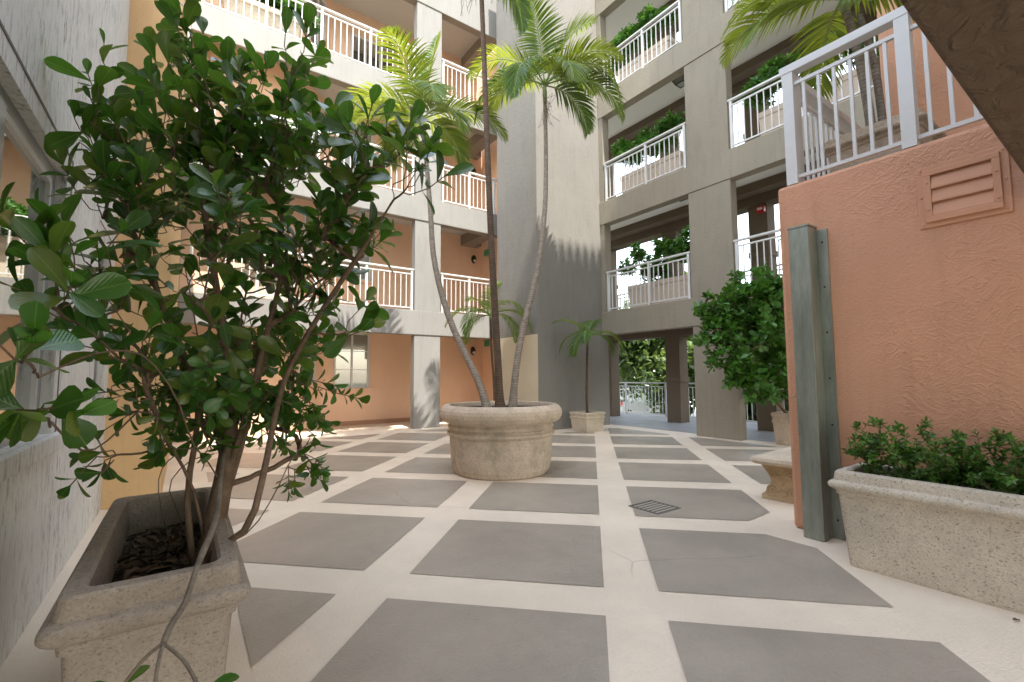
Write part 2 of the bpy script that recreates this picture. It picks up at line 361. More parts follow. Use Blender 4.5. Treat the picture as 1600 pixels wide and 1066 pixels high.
# ------------------------------------------------------------------ railings
def bar_mesh(h, w): return MB().box(-w/2, w/2, -w/2, w/2, 0, h).mesh('baluster', m_white)
def railing(label, x0, y0, x1, y1, z, posts, sp=0.14, h=1.07, big=False, group='white balcony railings', cap0=0.0):
    L = math.hypot(x1-x0, y1-y0); rz = math.atan2(y1-y0, x1-x0)
    t = thing('balcony_railing', label, 'railing', (x0, y0, z), rz, group)
    pw = 0.09 if big else 0.055; cw = 0.10 if big else 0.075; ch = 0.075 if big else 0.04
    MB().box(-pw/2, L+pw/2, -cw/2, cw/2, h-ch, h).build('handrail', m_white, t, bevel=0.006)
    dd = 0.12 if big else 0.11
    MB().box(pw/2, L-pw/2, -.017, .017, h-ch-dd, h-ch-dd+.03).build('upper_rail', m_white, t)
    MB().box(pw/2, L-pw/2, -.017, .017, 0.05, 0.08).build('lower_rail', m_white, t)
    pm = MB().box(-pw/2, pw/2, -pw/2, pw/2, 0, h-ch).mesh('post', m_white)
    bm = bar_mesh(h-ch-dd-.08, 0.024 if big else 0.019)
    ps = sorted(posts)
    for p in ps:
        o = bpy.data.objects.new('post', pm); COL.objects.link(o); o.parent = t; o.location = (p, 0, 0)
    for a, b in zip(ps[:-1], ps[1:]):
        n = max(1, round((b-a)/sp))
        for k in range(1, n):
            o = bpy.data.objects.new('baluster', bm); COL.objects.link(o); o.parent = t; o.location = (a+(b-a)*k/n, 0, 0.08)
    return t
def lin(a, b, n): return [a+(b-a)*i/n for i in range(n+1)]

# ------------------------------------------------------------------ windows
def window(parent, origin, rz, wd, ht, zb, cols=2, rows=3, pane=None, fw_=0.05, sill=True, recess=0.0, dark=False):
    """local x along wall, -y out of the wall"""
    fr = MB(); d0, d1 = recess-0.02, recess+0.04
    fr.box(0, fw_, d0, d1, 0, ht); fr.box(wd-fw_, wd, d0, d1, 0, ht); fr.box(fw_, wd-fw_, d0, d1, 0, fw_); fr.box(fw_, wd-fw_, d0, d1, ht-fw_, ht)
    for i in range(1, cols): fr.box(wd*i/cols-fw_/2, wd*i/cols+fw_/2, d0+.003, d1, fw_, ht-fw_)
    o = fr.build('window', m_white, parent, loc=(origin[0], origin[1], zb), rz=rz)
    MB().box(fw_, wd-fw_, d1-.035, d1-.02, fw_, ht-fw_).build('pane', pane or m_blind, o)
    g = MB()
    for i in range(cols):
        a = fw_ if i == 0 else wd*i/cols+fw_/2; b = wd*(i+1)/cols-(fw_ if i == cols-1 else fw_/2)
        for k in range(1, rows): MB().box(a, b, d1-.043, d1-.036, ht*k/rows-.008, ht*k/rows+.008).build('glazing_bar', m_white, o)
    if sill: MB().box(-.06, wd+.06, d0-.05, d0+0.02, -.06, -.002).build('sill', m_salmon, o)
    return o

# ------------------------------------------------------------------ left wall building
lw = thing('plaster_wall', 'tall streaky white stucco wall with a metal window close on the left', 'wall', (0, 0, 0))
X = -0.64; T = -0.95
wl = MB()
W1 = (1.2, 3.87, 1.0, 2.6); W2 = (5.34, 6.0, 1.0, 2.55)
wl.box(T, X, -4, 6.285, 2.6, 6.2); wl.box(T, X, -4, 6.285, 0, 1.0)
wl.box(T, X, -4, 1.2, 1.0, 2.6); wl.box(T, X, 3.87, 5.34, 1.0, 2.6); wl.box(T, X, 6.0, 6.285, 1.0, 2.6); wl.box(T, X, 5.34, 6.0, 2.55, 2.6)
wl.build('wall', m_lwall, lw)
gr = MB(); gr.box(X, X+.004, 1.0, 3.99, 2.705, 2.72); gr.box(X, X+.004, 3.975, 3.99, 0.9, 2.705)
gr.box(X, X+.004, 5.2, 6.12, 2.67, 2.68)
gr.build('surround_joint', plain('joint_dark', (0.16, 0.15, 0.13), 0.9), lw)
MB().box(X+.001, X+.045, 1.0, 3.99, 0.9, 1.0).build('window_ledge', m_lwall, lw, bevel=.008)
def left_window(y0, y1, z0, z1, divs):
    fr = MB(); xa, xb = X-.10, X-.055
    fr.box(xa, xb, y0, y0+.05, z0, z1); fr.box(xa, xb, y1-.06, y1, z0, z1); fr.box(xa, xb, y0+.05, y1-.06, z1-.07, z1); fr.box(xa, xb, y0+.05, y1-.06, z0, z0+.06)
    for d in divs: fr.box(xa, xb+.012, d, d+.09, z0+.06, z1-.07)
    o = fr.build('window', plain('window_alloy', (0.34, 0.35, 0.35), 0.35, 0.3), lw, bevel=.003)
    MB().box(xa-.005, xa+.02, y0+.05, y1-.06, z0+.06, z1-.07).build('pane', m_glass, o)
    if len(divs):
        s = MB(); s.box(xb-.03, xb-.005, y0+.05, divs[0], z0+.06, z1-.07); s.build('insect_screen', m_screen, o)
        s = MB(); a, b = divs[0]+.09, y1-.06; xa2 = xb-.028
        s.box(xa2, xb-.002, a, a+.035, z0+.06, z1-.07); s.box(xa2, xb-.002, b-.035, b, z0+.06, z1-.07)
        s.box(xa2, xb-.002, a+.035, b-.035, z1-.105, z1-.07); s.box(xa2, xb-.002, a+.035, b-.035, z0+.06, z0+.1)
        s.build('sash', m_white, o)
left_window(*W1, divs=[2.78]); left_window(*W2, divs=[])

yb = thing('corner_block', 'narrow yellow ochre stucco wall behind the big bush, left of the arcade', 'wall')
MB().box(-3.0, -0.16, 6.29, 10.9, 0, 6.6).build('wall', m_yellow, yb, bevel=.01)
MB().box(-3.0, -0.16, 10.95, 13.2, 0, 12.4).build('rear_wall', m_facade, yb)

# ------------------------------------------------------------------ left wing
YF = 10.95
wing = thing('apartment_wing', 'pale grey apartment wing with open salmon walkways and one thick column', 'building')
XL, XR = -0.155, 7.6
for k in range(1, 5):
    z = 3.0*k
    MB().box(XL, XR, YF, YF+.22, z-.62, z).build('beam', m_facade, wing, bevel=.008)
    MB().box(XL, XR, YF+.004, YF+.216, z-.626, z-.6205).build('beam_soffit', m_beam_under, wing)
    MB().box(XL, XR, YF+.221, 13.0, z-.17, z-.002).build('floor_slab', m_ceil, wing)
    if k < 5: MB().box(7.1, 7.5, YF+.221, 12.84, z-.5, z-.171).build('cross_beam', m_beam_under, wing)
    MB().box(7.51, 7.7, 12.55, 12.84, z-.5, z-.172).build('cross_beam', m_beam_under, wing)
for k in range(0, 4):
    z = 3.0*k
    MB().box(4.73, 5.46, YF+.02, YF+.24, z+.001, z+2.379).build('column', m_facade, wing, bevel=.008)
MB().box(XL, XR, YF+.02, YF+.2, 12.001, 13.2).build('parapet', m_facade, wing)
RW = 12.85; hgt = 12.3
rw = MB(); rw.prism([(2.95, RW), (8.6, RW), (8.6, RW+.2), (2.88, RW+.2)], 0, hgt); rw.build('rear_wall', m_salmon, wing)
rw = MB(); rw.prism([(1.9, 11.8), (2.949, RW), (2.88, RW+.2), (1.8, 12.0)], 0, hgt); rw.build('angled_wall', m_salmon, wing)
rw = MB(); rw.prism([(XL, 11.8), (1.899, 11.8), (1.79, 12.0), (XL, 12.0)], 0, hgt); rw.build('return_wall', m_salmon, wing)
MB().box(7.9, 8.1, 10.6, 12.84, 0, hgt).build('end_wall', m_salmon, wing)
MB().box(2.99, 7.85, RW-.02, RW-.001, 0, .12).build('skirting', plain('skirt', (0.42, 0.24, 0.15), .7), wing)
for k in range(0, 3):
    window(wing, (3.24, RW-.03), 0, .95, 1.52, 3*k+1.0, 2, 3)
    window(wing, (2.28, 12.14), radians(45), .6, 1.3, 3*k+1.15, 2, 2, pane=m_glass)
dr_ = window(wing, (3.5, RW-.03), 0, 1.3, 2.1, 9.02, 3, 1, pane=m_glass, sill=False); dr_.name = 'sliding_door'
window(wing, (2.28, 12.14), radians(45), .7, 1.6, 9.9, 2, 2, pane=m_glass)
for k in (1, 2, 3):
    nm = {1: 'first', 2: 'second', 3: 'third'}[k]
    railing('long white railing on the %s floor of the pale wing, left of its thick column' % nm, 0.0, YF+.06, 4.69, YF+.06, 3*k, lin(0.02, 4.66, 4 if k < 3 else 4), .145)
    railing('short white railing on the %s floor of the pale wing, between column and tower' % nm, 5.5, YF+.06, 7.3, YF+.06, 3*k, [0.02, .85, 1.68], .135)

def bulkhead(x, y, z, label):
    t = thing('wall_lamp', label, 'lamp', (x, y, z), 0, 'dark oval lamps on the salmon walls')
    prof = []
    o = MB(); n = 20
    rs = []
    for (s, d) in ((1, 0), (1, .03), (.8, .07), (.45, .085)):
        rs.append([(.085*s*cos(2*pi*i/n), -d, .14*s*sin(2*pi*i/n)) for i in range(n)])
    o.rings(rs); o.build('lamp_body', m_dark, t, smooth=True)
    l = MB(); l.rings([[(.05*s*cos(2*pi*i/n), -.075-d, -.055+.05*s*sin(2*pi*i/n)) for i in range(n)] for s, d in ((1, 0), (.7, .025), (.2, .03))]); l.build('lens', m_frost, t, smooth=True)
for x, z, lb in ((7.55, 2.12, 'dark oval wall lamp on the ground floor right of the white column'), (7.58, 5.12, 'dark oval wall lamp one floor above the ground, beside the tower'),
                 (7.58, 8.05, 'dark oval wall lamp on the second floor beside the tower'), (4.62, 5.5, 'small dark lamp high on the salmon wall of the first floor left of the column'),
                 (4.62, 8.4, 'small dark lamp on the salmon wall of the second floor left of the column'), (4.7, 11.3, 'small dark lamp on the salmon wall of the third floor left of the column')):
    bulkhead(x, RW-.001, z, lb)
for k, z in enumerate((2.25, 5.2)):
    tag(MB().box(7.83, 7.84, 12.3, 12.6, z, z+.2).build('exit_sign', m_green), 'small green sign on the %s floor walkway beside the tower' % ('ground', 'first')[k], 'sign')
# ------------------------------------------------------------------ tower
tw = thing('stair_tower', 'tall blank grey stucco tower rising behind the round pot', 'tower')
MB().box(6.9, 9.33, 8.65, 10.42, 0, 13.4).build('shaft', m_tower, tw, bevel=.012)
MB().box(6.893, 6.8985, 8.665, 10.41, 0.0, 2.318).build('cream_panel', m_cream, tw)

# ------------------------------------------------------------------ right wing
XF = 9.08
rwg = thing('corridor_wing', 'taupe stucco wing of stacked open corridors right of the tower', 'building')
YA, YB = -3.0, 8.645
for k in range(1, 5):
    z = 3.0*k
    MB().box(XF, XF+.25, YA, YB, z-.62, z).build('beam', m_taupe, rwg, bevel=.01)
    MB().box(XF+.251, 12.0, YA, 14, z-.17, z-.002).build('ceiling_slab', m_ceil2, rwg)
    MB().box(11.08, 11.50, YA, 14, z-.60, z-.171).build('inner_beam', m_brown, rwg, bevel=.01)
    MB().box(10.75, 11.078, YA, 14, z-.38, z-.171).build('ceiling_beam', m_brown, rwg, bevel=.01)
for k in range(0, 4):
    z = 3.0*k
    for y0, y1 in ((4.97, 5.95), (0.9, 1.88)):
        MB().box(XF+.02, XF+.26, y0, y1, z+.001, z+2.379).build('pier', m_taupe, rwg, bevel=.01)
    if k: MB().box(XF+.02, XF+.26, 8.5, YB, z+.001, z+2.379).build('end_pier', m_taupe, rwg)
    for y0 in (0.2, 2.7, 5.2, 7.7, 10.2):
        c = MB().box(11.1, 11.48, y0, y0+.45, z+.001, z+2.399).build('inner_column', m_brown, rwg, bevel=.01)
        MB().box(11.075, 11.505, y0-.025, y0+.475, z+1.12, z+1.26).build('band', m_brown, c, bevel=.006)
for k in (1, 2, 3):
    nm = {1: 'first', 2: 'second', 3: 'third'}[k]
    railing('white railing on the %s floor of the taupe wing next to the tower' % nm, XF+.05, 8.45, XF+.05, 5.98, 3*k, [0.03, 1.35, 2.44], .13)
    railing('white railing on the %s floor of the taupe wing right of the broad pier' % nm, XF+.05, 4.93, XF+.05, 1.9, 3*k, [0.03, 1.5, 3.0], .13)
for k in (0, 1, 2, 3):
    nm = {0: 'ground', 1: 'first', 2: 'second', 3: 'third'}[k]
    railing('white street side railing beyond the corridor on the %s floor' % nm, 12.0 if k else 12.3, 13.9, 12.0 if k else 12.3, 1.0, 3*k-.02 if k else 0.005, lin(.03, 12.87, 8), .13)

# planter box and shrub helpers --------------------------------------------------
LT = np.array([0, .12, .3, .5, .68, .84, .95, 1.0]); LWf = np.array([.10, .22, .52, .84, 1.0, .90, .52, .06])
def leaf_template(fold=0.14, curl=0.14, pts=None):
    T_, W_ = (LT, LWf) if pts is None else pts
    V = []; Fq = []
    for i, (t, wv) in enumerate(zip(T_, W_)):
        z = -curl*t*t
        V += [(-wv/2, t, z+fold*wv/2), (0, t, z), (wv/2, t, z+fold*wv/2)]
    for i in range(len(T_)-1):
        a = i*3; Fq += [(a, a+1, a+4, a+3), (a+1, a+2, a+5, a+4)]
    return np.array(V), np.array(Fq)
OBOV = leaf_template()
SMALL = leaf_template(0.3, 0.2, (np.array([0, .3, .65, 1.0]), np.array([.12, .85, .9, .06])))
TINY = (np.array([(-.5, .15, .12), (0, 0, 0), (.5, .2, .1), (.45, .75, 0), (0, 1, -.12), (-.45, .7, 0)]), np.array([(0, 1, 4, 5), (1, 2, 3, 4)]))
def leaves(P, D, N, L, Wd, tmpl, name, m, parent=None):
    V0, F0 = tmpl; P = np.array(P); D = np.array(D, float); N = np.array(N, float); L = np.array(L)[:, None, None]; Wd = np.array(Wd)[:, None, None]
    D /= np.linalg.norm(D, axis=1, keepdims=True)+1e-9; N = N-D*(N*D).sum(1, keepdims=True); N /= np.linalg.norm(N, axis=1, keepdims=True)+1e-9
    Sx = np.cross(D, N)
    V = P[:, None, :]+Sx[:, None, :]*(V0[None, :, 0:1]*Wd)+D[:, None, :]*(V0[None, :, 1:2]*L)+N[:, None, :]*(V0[None, :, 2:3]*L)
    n = len(P); Fq = (F0[None]+np.arange(n)[:, None, None]*len(V0)).reshape(-1, F0.shape[1])
    return np_mesh(name, V.reshape(-1, 3), Fq, m, parent, V0[:, :2]/np.array([1.0, 1.0]))
def unit(v): v = np.array(v, float); return v/(np.linalg.norm(v)+1e-9)
class Plant:
    """woody plant: stems grown to blobs of foliage, a rosette of leaves at each twig tip"""
    def __init__(s, stems, seed=1):
        s.r = np.random.RandomState(seed); s.pos = []; s.par = []; s.paths = []; s.tips = []
        for st in stems:
            prev = -1; path = []
            for p in st: s.pos.append(np.array(p, float)); s.par.append(prev); prev = len(s.pos)-1; path.append(prev)
            s.paths.append(path)
    def connect(s, tgt, steps, jit, lift=0.15, lo=0):
        tgt = np.array(tgt, float); P = np.array(s.pos)
        d = np.linalg.norm(P-tgt, axis=1)+np.maximum(0, P[:, 2]-tgt[2]+0.05)*0.9
        d[:lo] += 5
        i = int(np.argmin(d)); a = s.pos[i]; path = [i]; prev = i; L = np.linalg.norm(tgt-a)
        for k in range(1, steps+1):
            t = k/steps; p = a+(tgt-a)*t; p = p+np.array([0, 0, lift*L*(t-1)*t*-1.0*-1])*1.0
            if k < steps: p = p+s.r.normal(0, jit*L, 3)
            s.pos.append(p); s.par.append(prev); prev = len(s.pos)-1; path.append(prev)
        s.paths.append(path); return path
    def radii(s, tip, expo=2.2, cap=1):
        n = len(s.pos); acc = np.zeros(n); kids = np.zeros(n, int)
        for i in range(n):
            if s.par[i] >= 0: kids[s.par[i]] += 1
        for i in range(n-1, -1, -1):
            if kids[i] == 0: acc[i] += tip**expo
            if s.par[i] >= 0: acc[s.par[i]] += acc[i]*1.0
        return np.minimum(acc**(1/expo), cap)
    def wood(s, name, m, parent, tip=0.0022, cap=0.05, n=6):
        r = s.radii(tip, cap=cap); b = MB()
        for path in s.paths:
            if len(path) < 2: continue
            rr = [r[i] for i in path]
            if s.par[path[0]] >= 0 or path[0] != 0: rr[0] = min(rr[0], rr[1]*1.15)
            b.tube([s.pos[i] for i in path], rr, n)
        return b.build(name, m, parent, smooth=True)
    def foliage(s, name, m, parent, L=(.09, .15), aspect=0.52, per=7, tmpl=OBOV, spread=(40, 80), droop=0.15, stem=.05, thr=1.0):
        P, D, N, LL, WW = [], [], [], [], []
        for tip in s.tips:
            p = s.pos[tip]; d = unit(p-s.pos[s.par[tip]]); d = unit(d+np.array([0, 0, .35])+s.r.normal(0, .2, 3))
            a = unit(np.cross(d, s.r.normal(0, 1, 3))); b = np.cross(d, a); k0 = s.r.uniform(0, 6.28)
            nn = max(3, int(per+s.r.randint(-2, 3)))
            for k in range(nn):
                th = k0+k*2.4; ph = radians(s.r.uniform(*spread))*(0.45+0.55*(1-k/nn)) + .1
                rad = a*cos(th)+b*sin(th); dd = d*cos(ph)+rad*sin(ph)-np.array([0, 0, droop*s.r.uniform(0, 1)])
                l = s.r.uniform(*L)
                P.append(p-d*stem*(1-k/nn)); D.append(dd); N.append(d*sin(ph)-rad*cos(ph)+s.r.normal(0, .22, 3)+np.array([0, 0, .25])); LL.append(l); WW.append(l*aspect*s.r.uniform(.85, 1.15))
        return leaves(P, D, N, LL, WW, tmpl, name, m, parent)

def shrub(label, cat, base, blobs, seed, mat_, leafL=(.06, .1), per=7, dens=60, tmpl=SMALL, aspect=.5, name='leafy_shrub', group=None, tip=.002, cap=.02, stems=None, spread=(40, 85)):
    t = thing(name, label, cat, (0, 0, 0), 0, group)
    bx, by, bz = base
    st = stems or [[(bx, by, bz), (bx+.01, by, bz+.12), (bx, by+.01, bz+.25)]]
    P = Plant(st, seed); n0 = len(P.pos)
    for (x, y, z, r) in blobs:
        P.connect((x, y, z), 4, .06)
        k0 = len(P.pos)
        for q in range(max(3, int(dens*r*r*10))):
            v = P.r.normal(0, 1, 3); v = v/np.linalg.norm(v)*r*P.r.uniform(.45, 1.05)
            path = P.connect((x+v[0], y+v[1], z+v[2]*.9), 2, .06, lo=0); P.tips.append(path[-1])
    P.wood('branches', m_bark, t, tip, cap, 5)
    P.foliage('foliage', mat_, t, leafL, aspect, per, tmpl, spread)
    return t
def planter_box(label, x0, x1, y0, y1, z, h, m, group='planter boxes on the upper corridors'):
    cx, cy_ = (x0+x1)/2, (y0+y1)/2; hx, hy = (x1-x0)/2, (y1-y0)/2
    t = thing('planter_box', label, 'planter', (cx, cy_, z), 0, group)
    MB().rrect([(hx*.86, hy-.05, .02, 0), (hx*.92, hy-.03, .02, h*.8), (hx, hy, .02, h*.82), (hx, hy, .02, h), (hx-.04, hy-.04, .02, h), (hx-.05, hy-.05, .02, h-.08)]).build('box', m, t)
    MB().rrect([(hx-.045, hy-.045, .02, h-.1), (hx-.045, hy-.045, .02, h-.05)]).build('soil', m_soil, t)
    return t
for k, (ya, yb_) in ((1, (6.05, 8.0)), (2, (6.3, 8.15)), (3, (6.5, 8.2))):
    nm = {1: 'first', 2: 'second', 3: 'third'}[k]; z = 3*k
    planter_box('tan planter box behind the %s floor railing next to the tower' % nm, 9.36, 9.84, ya, yb_, z, .63, m_box)
    bl = []; r_ = random.Random(k)
    for i in range(9):
        y = ya+.1+(yb_-ya-.1)*i/8; bl.append((9.5+r_.uniform(-.15, .15), y, z+1.0+r_.uniform(-.12, .5), .22+r_.uniform(0, .1)))
    stems = [[(9.6, y, z+.55), (9.6+.02, y, z+.7), (9.58, y+.03, z+.82)] for y in lin(ya+.25, yb_-.25, 3)]
    shrub('green leafy shrub spilling over the %s floor railing next to the tower' % nm, 'shrub', (9.6, (ya+yb_)/2, z+.6), bl, 20+k, m_shrub, (.09, .15), 8, 60, SMALL, .42, stems=stems, group='shrubs in the corridor planters')
for k, (ya, yb_) in ((1, (2.6, 3.9)), (2, (2.6, 4.5)), (3, (2.6, 4.4))):
    nm = {1: 'first', 2: 'second', 3: 'third'}[k]; z = 3*k
    planter_box('tan planter box behind the %s floor railing right of the broad pier' % nm, 9.36, 9.84, ya, yb_, z, .63, m_box)
    bl = []; r_ = random.Random(k+5)
    for i in range(7):
        y = ya+.1+(yb_-ya-.1)*i/6; bl.append((9.5+r_.uniform(-.15, .15), y, z+1.0+r_.uniform(-.1, .5), .22+r_.uniform(0, .1)))
    stems = [[(9.6, y, z+.55), (9.6+.02, y, z+.7), (9.58, y+.03, z+.82)] for y in lin(ya+.25, yb_-.25, 2)]
    shrub('green leafy shrub behind the %s floor railing right of the broad pier' % nm, 'shrub', (9.6, (ya+yb_)/2, z+.6), bl, 30+k, m_shrub, (.09, .15), 8, 60, SMALL, .42, stems=stems, group='shrubs in the corridor planters')
# planter and shrub on the third floor of the pale wing
planter_box('white planter box behind the top left railing of the pale wing', .3, 2.0, 11.25, 11.6, 9, .75, m_smallpot)
bl = [(1.2+.18*i, 11.4, 10.0+.12*sin(i*2.1), .25) for i in range(6)]
shrub('bright green shrub in the white box at the top left of the pale wing', 'shrub', (1.2, 11.4, 9.65), bl, 41, m_shrub, (.09, .15), 8, 60, SMALL, .42)
planter_box('white planter box behind the second floor railing of the pale wing', .7, 2.2, 11.25, 11.6, 6, .75, m_smallpot)
bl = [(.9+.2*i, 11.4, 7.05+.12*sin(i*2.1), .28) for i in range(6)]
shrub('bright green shrub in the box on the second floor of the pale wing', 'shrub', (1.2, 11.4, 6.65), bl, 42, m_shrub, (.09, .15), 8, 60, SMALL, .42)
planter_box('white planter box behind the first floor railing of the pale wing', .7, 2.0, 11.25, 11.6, 3, .75, m_smallpot)
bl = [(.9+.2*i, 11.4, 4.05+.12*sin(i*2.1), .28) for i in range(5)]
shrub('bright green shrub in the box on the first floor of the pale wing', 'shrub', (1.2, 11.4, 3.65), bl, 43, m_shrub, (.09, .15), 8, 60, SMALL, .42)

# lanterns under ceilings
m_lantern = plain('lantern_glass', (0.30, 0.30, 0.27), .15)
def lantern(x, y, z, label):
    t = thing('ceiling_lantern', label, 'lamp', (x, y, z), 0, 'black ceiling lanterns')
    f = MB(); a, b, h = .17, .11, .16
    f.box(-a, a, -a, a, -.03, 0)
    top = [(-a, -a), (a, -a), (a, a), (-a, a)]; bot = [(-b, -b), (b, -b), (b, b), (-b, b)]
    for i in range(4):
        f.tube([(*top[i], -.03), (*bot[i], -h)], .014, 4); j = (i+1) % 4; f.tube([(*bot[i], -h), (*bot[j], -h)], .014, 4)
    f.build('frame', m_dark, t)
    g = MB(); g.rings([[(x_*.96, y_*.96, -.031) for x_, y_ in top], [(x_*.94, y_*.94, -h+.003) for x_, y_ in bot]]); g.build('glass', m_lantern, t)
lantern(10.02, 6.62, 8.828, 'black framed ceiling lantern under the third floor slab of the taupe wing')
lantern(9.9, 6.66, 5.828, 'black framed ceiling lantern peeking over the first floor corridor opening')
al = thing('fire_alarm', 'red fire alarm box on the corridor column right of the broad pier', 'alarm', (11.04, 5.25, 5.22))
al.location = (11.0, 5.3, 5.22)
MB().box(-.03, .07, -.09, .09, -.07, .07).build('housing', m_red, al, bevel=.01)
MB().box(-.04, -.031, -.06, .06, -.02, .04).build('strobe', m_frost, al, bevel=.004)
dl = thing('ceiling_spot', 'small white spot lamp under the beam above the fire alarm', 'lamp', (10.18, 4.2, 5.56))
MB().lathe([(.05, 0), (.055, -.03), (.03, -.08), (.01, -.09)], n=16).build('lamp_body', m_white, dl, smooth=True)

# ------------------------------------------------------------------ terracotta wall, landing, vent, post
ow = thing('landing_wall', 'terracotta trowelled stucco wall carrying the raised landing on the right', 'wall')
MB().box(4.36, 4.60, -2.5, 1.95, 0, 3.02).build('wall', m_orange, ow, bevel=.035)
MB().box(4.601, 6.6, -2.5, 1.93, 2.8, 3.0).build('landing_slab', m_taupe, ow)
bw = thing('landing_room_wall', 'tall terracotta wall standing behind the railing of the raised landing', 'wall')
MB().box(6.5, 6.7, -2.5, 1.70, 3.001, 9.5).build('wall', m_orange, bw, bevel=.02)
railing('big white railing on top of the terracotta wall', 4.42, 1.84, 4.42, .38, 3.02, [0.02, .84, 1.44], .12, 1.11, True)
railing('white return railing of the landing running away behind the first', 4.52, 1.86, 6.45, 1.86, 3.0, [0.06, 1.9], .12, 1.11, True)
vt = thing('wall_vent', 'terracotta painted louvred vent screwed to the landing wall', 'vent', (4.36, .735, 2.6))
def framebox(b, x0, x1, hy, hz, t):
    b.box(x0, x1, -hy, hy, hz-t, hz); b.box(x0, x1, -hy, hy, -hz, -hz+t); b.box(x0, x1, -hy, -hy+t, -hz+t, hz-t); b.box(x0, x1, hy-t, hy, -hz+t, hz-t); return b
framebox(MB(), -.012, -.0005, .235, .225, .05).build('outer_flange', m_ventp, vt, bevel=.003)
framebox(MB(), -.028, -.0125, .195, .19, .04).build('inner_frame', m_ventp, vt, bevel=.003)
MB().box(-.004, -.001, -.16, .16, -.155, .155).build('backing', plain('vent_shade_dark', (0.10, 0.05, 0.03), .8), vt)  # dark sheet carries the shade behind the louvres in its colour
for k in range(3):
    z0 = -.15+k*.1
    MB().add([(-.006, -.154, z0+.105), (-.006, .154, z0+.105), (-.026, .154, z0+.012), (-.026, -.154, z0+.012), (-.026, .154, z0), (-.026, -.154, z0), (-.008, .154, z0+.004), (-.008, -.154, z0+.004)],
             [(0, 1, 2, 3), (3, 2, 4, 5), (5, 4, 6, 7)]).build('louvre', m_ventp, vt)
for (y, z) in [(-.21, -.2), (.21, -.2), (-.21, .2), (.21, .2), (-.215, 0), (.215, 0), (-.07, .2), (.08, -.2), (-.175, .06), (.175, .1), (-.175, -.12), (.175, -.1)]:
    xx = -.012 if abs(y) > .2 or abs(z) > .195 else -.028
    MB().lathe([(.009, 0), (.008, .005), (.003, .007)], n=10).build('screw', m_ventp, vt, loc=(xx+.001, y, z)).rotation_euler = (0, -pi/2, 0)
sp_o = thing('steel_duct', 'tall weathered grey metal downpipe duct fixed to the end of the terracotta wall', 'duct', (0, 0, 0))
MB().box(4.17, 4.335, 1.635, 1.79, .002, 2.555).build('body', m_zinc, sp_o, bevel=.006)
MB().box(4.165, 4.34, 1.63, 1.795, 2.556, 2.572).build('cap', m_zinc, sp_o)
MB().box(4.336, 4.359, 1.56, 1.80, .002, 2.54).build('flange', m_zinc, sp_o)
for k in range(7):
    MB().lathe([(.009, 0), (.007, .004), (.002, .006)], n=8).build('rivet', m_dark, sp_o, loc=(4.336, 1.598, .15+k*.38)).rotation_euler = (0, -pi/2, 0)

# ------------------------------------------------------------------ building behind the camera: soffit and upper floors with the tiled eave
bb = thing('rear_building', 'dark rough brown underside of the storey overhead at the top right', 'building')
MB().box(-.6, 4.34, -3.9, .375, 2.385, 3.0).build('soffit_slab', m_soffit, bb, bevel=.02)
MB().box(4.605, 16, -3.9, .1, 3.0, 21.5).build('upper_wall', m_offwhite, bb)
MB().box(-.95, 4.6, -3.9, .1, 3.002, 21.5).build('upper_wall', m_offwhite, bb)
ev = MB(); EY, EZ = .35, 4.6+SUN_SLOPE*(8.65-.35)
ev.box(-2, 16.5, -4.5, EY-.08, EZ-.25, EZ-.12)
ev.build('eave', m_cream, bb)
tl = MB()
for i in range(66):
    x = -1.8+i*.275
    n = 8; r1 = [(x+.12*cos(pi*k/n), EY, EZ-.12+.27*sin(pi*k/n)) for k in range(n+1)]; r2 = [(a, EY-1.2, c+.35) for a, b, c in r1]
    tl.rings([r1, r2])
tl.build('roof_tiles', m_tile, bb)

# ------------------------------------------------------------------ planters
def trough(label, c, hx, hy, m, rz=0, soilz=.5, name='stone_planter', h=.67):
    t = thing(name, label, 'planter', c, rz)
    k = h/.67
    pr = [(hx-.05, hy-.05, .03, 0), (hx-.045, hy-.045, .03, .02*k), (hx-.014, hy-.014, .03, .485*k), (hx-.004, hy-.004, .03, .49*k), (hx-.002, hy-.002, .03, .515*k), (hx+.008, hy+.008, .03, .522*k)]
    for a in range(-80, 81, 20): pr.append((hx+.014+.024*cos(radians(a)), hy+.014+.024*cos(radians(a)), .045, (.553+.027*sin(radians(a)))*k))
    pr += [(hx+.008, hy+.008, .04, .585*k), (hx+.001, hy+.001, .04, .638*k), (hx-.008, hy-.008, .05, .648*k), (hx-.05, hy-.05, .05, .65*k), (hx-.06, hy-.06, .05, .64*k), (hx-.075, hy-.075, .05, .40*k)]
    b = MB().rrect(pr, q=5).build('trough', m, t)
    MB().rrect([(hx-.07, hy-.07, .05, soilz-.04), (hx-.07, hy-.07, .05, soilz)]).build('soil', m_soil, t)
    return t
PLx, PLy, PLh = -.05, 2.60, .68
trough('mottled brown stone trough in the near left corner holding the big bush', (PLx, PLy, 0), .232, .70, m_stoneL, soilz=.50, h=.71)
trough('pale pitted stone trough against the terracotta wall on the right', (4.03, .66, 0), .265, .74, m_stoneR, soilz=.56)
tag(leaves([(3.662, 0.554, .008)], [(1, -.3, .02)], [(0, 0, 1)], [.06], [.02], SMALL, 'fallen_leaf', m_dead), 'single small dry leaf lying on the beige floor in front of the right trough', 'leaf')
